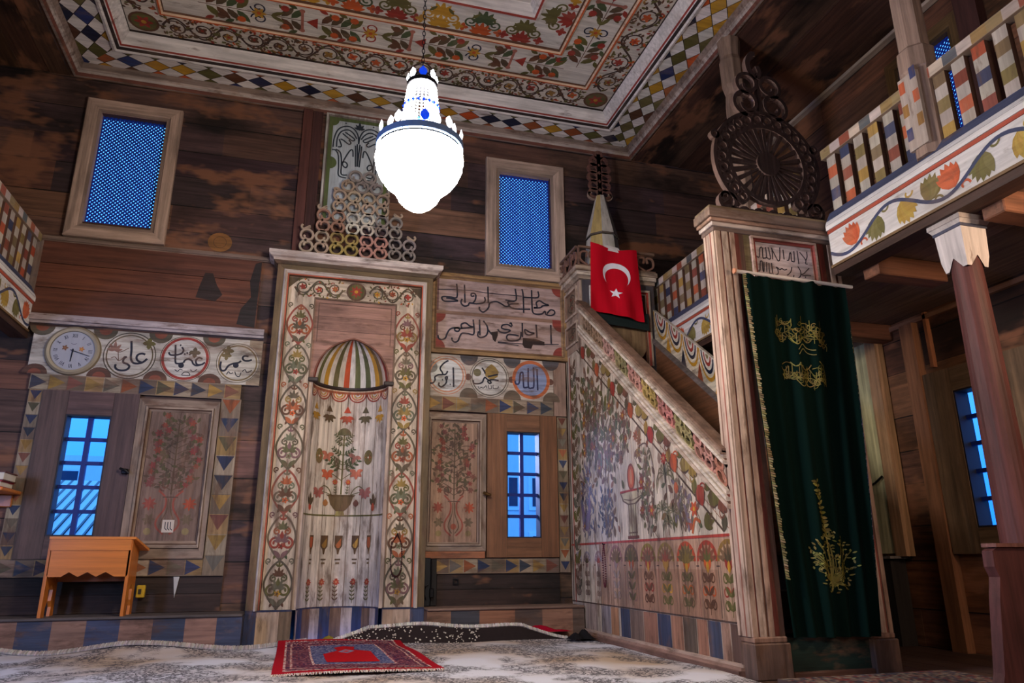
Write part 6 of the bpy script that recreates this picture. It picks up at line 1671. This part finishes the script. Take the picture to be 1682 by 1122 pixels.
mb = MB('board_z'); mb.prism(FB(-3.62), [(2.56, 0), (2.94, 0), (2.94, .615), (2.70, .615), (2.672, .60), (2.668, .54), (2.685, .50), (2.665, .42), (2.62, .15)], -.05, 0, (84, 46, 46)); mb.prism(FB(-3.62), [(2.685, .615), (2.94, .615), (2.94, .63), (2.685, .63)], -.06, .01, (120, 80, 74)); mb.build('board', t)
# right wall furniture
FWR = FL(XWR)
t = thing('tall_cupboard', 'tall narrow cupboard with a pale green door against the right wall beside the portal', 'cupboard', (4.1, -1.3, 0))
mb = MB('board_z'); mb.prism(FWR, [(.95, .59), (1.70, .59), (1.70, 2.20), (.95, 2.20)], .008, .05, (150, 116, 84)); mb.prism(FWR, [(1.60, .59), (1.70, .59), (1.70, 2.20), (1.60, 2.20)], .05, .085, (172, 134, 102)); mb.build('case', t)
mb = MB('board_z'); mb.prism(FWR, [(.97, .61), (1.59, .61), (1.59, 2.16), (.97, 2.16)], .05, .075, (196, 190, 150)); mb.build('door', t)
mb = MB('iron'); mb.tube([FWR(1.47, 1.10, .08), FWR(1.53, 1.11, .10), FWR(1.59, 1.15, .09)], .008, (40, 36, 36)); mb.build('hook', t)
mb = MB('board_z'); mb.prism(FWR, [(.95, 0), (1.60, 0), (1.60, .575), (.95, .575)], .008, .14, (44, 38, 36)); mb.prism(FWR, [(.93, .575), (1.64, .575), (1.64, .592), (.93, .592)], 0, .17, (120, 112, 108)); mb.build('base', t)
mb = MB('board_z'); mb.prism(FWR, [(1.93, 0), (2.045, 0), (2.045, 2.19), (1.93, 2.19)], -.01, .06, (126, 84, 58)); tag(mb.build('wall_post'), 'upright timber post on the right wall beside the right window', 'post')
mb = MB('board_z'); mb.prism(FWR, [(2.12, 1.84), (2.145, 1.84), (2.145, 2.24), (2.12, 2.24)], -.01, .03, (160, 100, 66)); tag(mb.build('wall_lath'), 'thin orange lath above the right window', 'lath')
mb = MB('board_y'); mb.prism(FWR, [(1.0, 2.19), (4.9, 2.19), (4.9, 2.225), (1.0, 2.225)], -.01, .03, (140, 100, 76)); struct(mb.build('trim_9'))
mb = MB('board_y'); mb.prism(FWR, [(0, 4.44), (5.2, 4.44), (5.2, 4.47), (0, 4.47)], -.01, .05, (176, 156, 140)); struct(mb.build('trim_10'))
mb = MB('board_z'); mb.prism(FWR, [(2.86, 2.3), (3.02, 2.3), (3.02, 4.5), (2.86, 4.5)], -.01, .07, (78, 48, 44)); tag(mb.build('wall_post'), 'dark red timber post right of the upper gallery window', 'post')

# ================================================================== DESK, BOOKS AND SMALL THINGS
t = thing('writing_desk', 'small orange pine floor desk with a zigzag apron in front of the left window', 'desk', (-1.33, -.2, .232))
PN = (206, 122, 46)
mb = MB('pine_x'); y0, y1 = -.335, -.07
FQ = FB(y0)
zz = [(-1.585, .495), (-1.575, .485), (-1.50, .485), (-1.455, .515), (-1.40, .485), (-1.345, .515), (-1.29, .485), (-1.235, .515), (-1.18, .485), (-1.11, .485), (-1.10, .495), (-1.10, .66), (-1.585, .66)]
mb.prism(FQ, zz, -.018, 0, (200, 116, 44)); mb.build('apron', t)
mb = MB('pine_x')
a = [(-1.59, y0-.022, .655), (-1.06, y0-.022, .655), (-1.06, y0-.012, .735), (-1.59, y0-.012, .735)]; 
mb.prism(FQ, [(-1.59, .655), (-1.10, .655), (-1.10, .728), (-1.59, .728)], -.018, .006, (204, 120, 48))
L = [(-1.60, y0-.012, .728), (-1.075, y0-.012, .728), (-1.03, y1, .655), (-1.60, y1, .655)]
mb.faces(L+[(p[0], p[1], p[2]+.016) for p in L], [(0, 1, 2, 3), (4, 5, 6, 7), (0, 1, 5, 4), (1, 2, 6, 5), (2, 3, 7, 6), (3, 0, 4, 7)], (212, 128, 52)); mb.build('sloped_top', t)
for x0, nm in ((-1.60, 0), (-1.112, 1)):
    mb = MB('pine_z'); FS_ = FR(x0)
    po = [(y0, .232), (y0+.075, .232), (y0+.07, .29), (y0+.095, .33), (y0+.085, .40), (y0+.12, .43), (y1-.12, .43), (y1-.085, .40), (y1-.095, .33), (y1-.07, .29), (y1-.075, .232), (y1, .232), (y1-.02, .655), (y0+.0, .725)]
    mb.prism(FS_, po, 0, .02, (196, 112, 42)); mb.build('side_panel', t)
mb = MB('pine_x'); mb.box(-1.58, -1.113, y1-.05, y1-.03, .45, .62, (150, 82, 34)); mb.build('back_board', t)
t = thing('box', 'small yellow box low on the wall right of the pine desk', 'box', (-1.04, -.02, .33))
mb = MB('plain'); mb.bev(-1.085, -1.03, -.05, .0, .335, .42, (196, 160, 46)); mb.build('case', t); mb = MB('plain'); mb.prism(FB(-.05), [(-1.07, .36), (-1.05, .36), (-1.05, .395), (-1.07, .395)], 0, .004, (60, 52, 40)); mb.build('socket', t)
t = thing('wall_shelf', 'small orange wooden shelf at the left edge holding two books', 'shelf', (-2.05, -.3, .98))
mb = MB('pine_x'); mb.bev(-2.28, -1.915, -.40, -.03, 1.035, 1.06, (196, 116, 54)); mb.build('board', t); mb = MB('pine_z'); mb.bev(-2.26, -2.2, -.06, -.02, .6, 1.04, (150, 86, 44)); mb.bev(-2.2, -1.96, -.05, -.03, .95, 1.035, (160, 92, 46)); mb.build('bracket', t)
for z, h, xo, cc, lab in ((1.06, .045, 0, (150, 40, 44), 'closed book with a red cover lying on the orange shelf, lower of the two'), (1.105, .06, .012, (96, 56, 46), 'closed book with cream pages lying on top of the red book at the left edge')):
    t = thing('book', lab, 'book', (-2.06, -.25, z), 'books on the shelf'); mb = MB('plain'); mb.box(-2.20+xo, -1.935+xo, -.37, -.14, z, z+.006, cc); mb.box(-2.20+xo, -1.935+xo, -.37, -.14, z+h-.008, z+h, cc); mb.box(-2.20+xo, -2.194+xo, -.37, -.14, z, z+h, cc); mb.build('cover', t)
    mb = MB('plain'); mb.box(-2.192+xo, -1.942+xo, -.364, -.146, z+.006, z+h-.008, (206, 196, 178)); mb.build('pages', t)

# ================================================================== CARPETS
t = thing('carpet', 'large worn pale carpet with dark scrolls covering the floor of the hall', 'carpet', (0, -3, 0))
def edge_y(x):      # ragged far edge
    if x < .0: return -.46+.06*sin(x*2.2)+.02*sin(x*9)
    return -.50+.05*sin(x*3)
def cz(x, y):
    b = .012+.006*sin(x*3.1+y*2.2)+.004*sin(x*7-y*5)
    d = max(0, 1-(edge_y(x)-y)/.35)
    b += d*d*(.030+.022*sin(x*5.3)) if x < .1 else d*d*.012
    return b
mb = MB('carpet'); NX, NYY = 110, 90; X0, X1, Y1 = -2.6, 2.155, -4.4
P = []
for j in range(NYY+1):
    for i in range(NX+1):
        x = X0+(X1-X0)*i/NX; q = (j/NYY)**1.4; y = edge_y(x)+(Y1-edge_y(x))*q; P.append((x, y, cz(x, y)))
mb.faces(P, [(j*(NX+1)+i, j*(NX+1)+i+1, (j+1)*(NX+1)+i+1, (j+1)*(NX+1)+i) for j in range(NYY) for i in range(NX)], CREAM); mb.build('pile', t, smooth=True)
mb = MB('cloth'); R = random.Random(8); x = X0
while x < .42:
    y = edge_y(x); z = cz(x, y); l = R.uniform(.02, .045)
    for q in range(2):
        dx = R.uniform(-.012, .012); mb.tube([(x, y-.03, z+.006), (x+dx*.5, y+l*.3, z+.020), (x+dx, y+l, z+R.uniform(-.004, .014))], .0075, jit((178, 168, 164), 26, R), seg=4)
    x += .009
mb.build('fringe', t)
# rucked second carpet in front of the ledge
t = thing('rumpled_carpet', 'dark carpet with white spots pushed up into a fold before the brown ledge', 'carpet', (1.2, -.42, 0))
def ry(x): return -.50+.02*sin(x*4)
def rz(x):
    a = min(1, max(0, (x-.22)/.3)); b = min(1, max(0, (1.98-x)/.35)); return .018+.115*a*b*(1-.35*max(0, (x-.9)/1.1))+.008*sin(x*9)
mb = MB('cloth'); n = 90; prof = [(-.075, .0), (-.045, .35), (-.02, .75), (.0, 1.0), (.03, .98), (.08, .7), (.14, .45), (.18, .3)]
for i in range(n):
    xa, xb = .22+1.78*i/n, .22+1.78*(i+1)/n
    for k, ((d0, h0), (d1, h1)) in enumerate(zip(prof, prof[1:])):
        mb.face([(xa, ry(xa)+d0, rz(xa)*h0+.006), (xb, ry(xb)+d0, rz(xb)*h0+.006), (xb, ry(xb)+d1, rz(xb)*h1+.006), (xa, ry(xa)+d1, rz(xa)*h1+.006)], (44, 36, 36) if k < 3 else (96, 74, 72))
R = random.Random(14)
for i in range(170):
    x = R.uniform(.32, 1.30); tt = R.uniform(.1, .92); h = tt; d = -.075+.07*tt-.004
    y, z, r = ry(x)+d-.004, rz(x)*h+.008, R.uniform(.004, .008)
    mb.face([(x-r, y, z), (x, y+.001, z-r*.8), (x+r, y, z), (x, y+.002, z+r*.8)], (206, 196, 182))
mb.build('back', t)
mb = MB('cloth')
for i in range(150):
    x = .22+1.78*i/150; z = rz(x)+.006; y = ry(x)
    mb.tube([(x, y-.012, z-.008), (x+R.uniform(-.006, .006), y, z+.008), (x+R.uniform(-.01, .01), y+.022, z+.006)], .0085, jit((190, 182, 176), 22, R), seg=5)
mb.build('fringe', t)
def rag(name, label, cat, pts, col, z, seed, h=.03):
    R = random.Random(seed); mb = MB('cloth'); n, m = 24, 8; (xa, ya), (xb, yb), w = pts; P = []
    for j in range(m+1):
        for i in range(n+1):
            s, q = i/n, j/m; x = xa+(xb-xa)*s; y = ya+(yb-ya)*s+w*(q-.5)*(1-.3*sin(s*5)); P.append((x, y, z+h*(.5+.5*sin(s*14+q*5+seed))*sin(pi*min(1, max(0, q)))*sin(pi*s)+.004))
    mb.faces(P, [(j*(n+1)+i, j*(n+1)+i+1, (j+1)*(n+1)+i+1, (j+1)*(n+1)+i) for j in range(m) for i in range(n)], col); tag(mb.build(name, smooth=True), label, cat)
rag('red_cloth', 'crumpled red cloth on the floor behind the carpet fold, before the brown ledge', 'cloth', ((1.45, -.375), (2.05, -.37), .09), (150, 14, 40), .055, 3, .05)
rag('olive_cloth', 'crumpled olive cloth on the floor at the foot of the prayer niche', 'cloth', ((.10, -.36), (.42, -.34), .2), (132, 116, 44), .012, 5, .06)
rag('black_cloth', 'small black crumpled cloth on the floor at the corner of the pulpit stairs', 'cloth', ((1.95, -.62), (2.16, -.60), .14), (28, 26, 28), .02, 9, .07)
# red prayer rug
t = thing('prayer_rug', 'small red and blue prayer rug with a red niche motif lying on the pale carpet', 'rug', (.35, -1.1, 0))
RX0, RX1, RY0, RY1 = -.085, .80, -1.83, -.50
def RGm(u, v, h=0.0):       # u across, v depth
    return Vector((RX0+(RX1-RX0)*u-.07*v*u, RY0+(RY1-RY0)*v, .030+.006*sin(u*4+v*7)+max(0, v-.75)**2*.5+h))
mb = MB('cloth'); n, m = 20, 40
P = [RGm(i/n, j/m) for j in range(m+1) for i in range(n+1)]+[RGm(i/n, j/m)-Vector((0, 0, .010)) for j in range(m+1) for i in range(n+1)]
mb.faces(P, [(j*(n+1)+i, j*(n+1)+i+1, (j+1)*(n+1)+i+1, (j+1)*(n+1)+i) for j in range(m) for i in range(n)], (150, 14, 30))
o_ = (n+1)*(m+1)
mb.faces(P, [(i, i+1, o_+i+1, o_+i) for i in range(n)]+[(m*(n+1)+i, m*(n+1)+i+1, o_+m*(n+1)+i+1, o_+m*(n+1)+i) for i in range(n)]+[(j*(n+1), (j+1)*(n+1), o_+(j+1)*(n+1), o_+j*(n+1)) for j in range(m)]+[(j*(n+1)+n, (j+1)*(n+1)+n, o_+(j+1)*(n+1)+n, o_+j*(n+1)+n) for j in range(m)], (170, 30, 44))
mb.build('pile', t)
mb = MB('cloth'); br = Brush(mb, RGm, 'cloth', .0006); R = random.Random(23)
def fr(a0, a1, b0, b1, cols, du, dv, L):
    nu, nv = int((a1-a0)/du), int((b1-b0)/dv)
    for i in range(nu):
        for j in range(nv): br.rect(a0+(a1-a0)*i/nu, a0+(a1-a0)*(i+1)/nu, b0+(b1-b0)*j/nv, b0+(b1-b0)*(j+1)/nv, R.choice(cols), L)
MV = [(96, 36, 54), (80, 36, 60), (120, 64, 74), (70, 34, 54), (136, 92, 94), (56, 38, 68)]
BL = [(66, 70, 112), (92, 96, 130), (56, 58, 98), (120, 118, 140)]
fr(.06, .94, .03, .97, [(196, 176, 168), (150, 60, 66)], .012, .010, 1); fr(.075, .925, .045, .955, MV, .0125, .010, 2)
fr(.10, .90, .075, .925, [(190, 160, 150), (130, 50, 60)], .010, .009, 3); fr(.115, .885, .085, .915, MV, .0125, .010, 4)
fr(.235, .765, .17, .86, [(206, 186, 176), (150, 80, 84)], .010, .009, 5); fr(.25, .75, .18, .85, BL, .0125, .010, 6)
def strip_poly(p, col, L):      # cut the motif into thin rows so that it follows the cloth
    zs_ = [q[1] for q in p]; a = min(zs_); b = max(zs_); k = 30
    for i in range(k):
        v0, v1 = a+(b-a)*i/k, a+(b-a)*(i+1)/k
        c = clip(clip(p, lambda q: q[1]-v0), lambda q: v1-q[1])
        if len(c) > 2: br.poly(c, col, L)
strip_poly([(.33, .25), (.67, .25), (.67, .58), (.56, .66), (.58, .76), (.5, .80), (.42, .76), (.44, .66), (.33, .58)], (166, 14, 24), 8)
strip_poly([(.44, .62), (.5, .68), (.56, .62), (.5, .56)], (120, 124, 150), 9); strip_poly([(.47, .62), (.5, .65), (.53, .62), (.5, .59)], (190, 60, 60), 10)
mb.build('woven_pattern', t)
for v, sg in ((0, -1), (1, 1)):
    mb = MB('cloth')
    for i in range(110):
        p = RGm(i/110, v)-Vector((0, 0, .004)); mb.tube([p, p+Vector((R.uniform(-.004, .004), sg*.012, .0)), p+Vector((R.uniform(-.008, .008), sg*.03, -.006))], .003, jit((206, 190, 178), 16, R), seg=4)
    mb.build('fringe', t)
# runner in front of the portal
t = thing('runner_rug', 'multicoloured patterned runner rug on the floor before the curtained portal', 'rug', (2.8, -2.9, 0))
mb = MB('cloth'); mb.box(2.28, 3.3, -3.5, -2.66, 0, .018, (90, 74, 74)); br = Brush(mb, FU(.018), 'cloth', 0); R = random.Random(2)
for i in range(60):
    for j in range(36): br.rect(2.29+i*.0166, 2.29+(i+1)*.0166, -3.49+j*.0228, -3.49+(j+1)*.0228, R.choice([(120, 98, 90), (74, 70, 84), (108, 52, 52), (56, 54, 62), (130, 118, 106), (90, 74, 70)]), 1)
mb.build('pile', t)
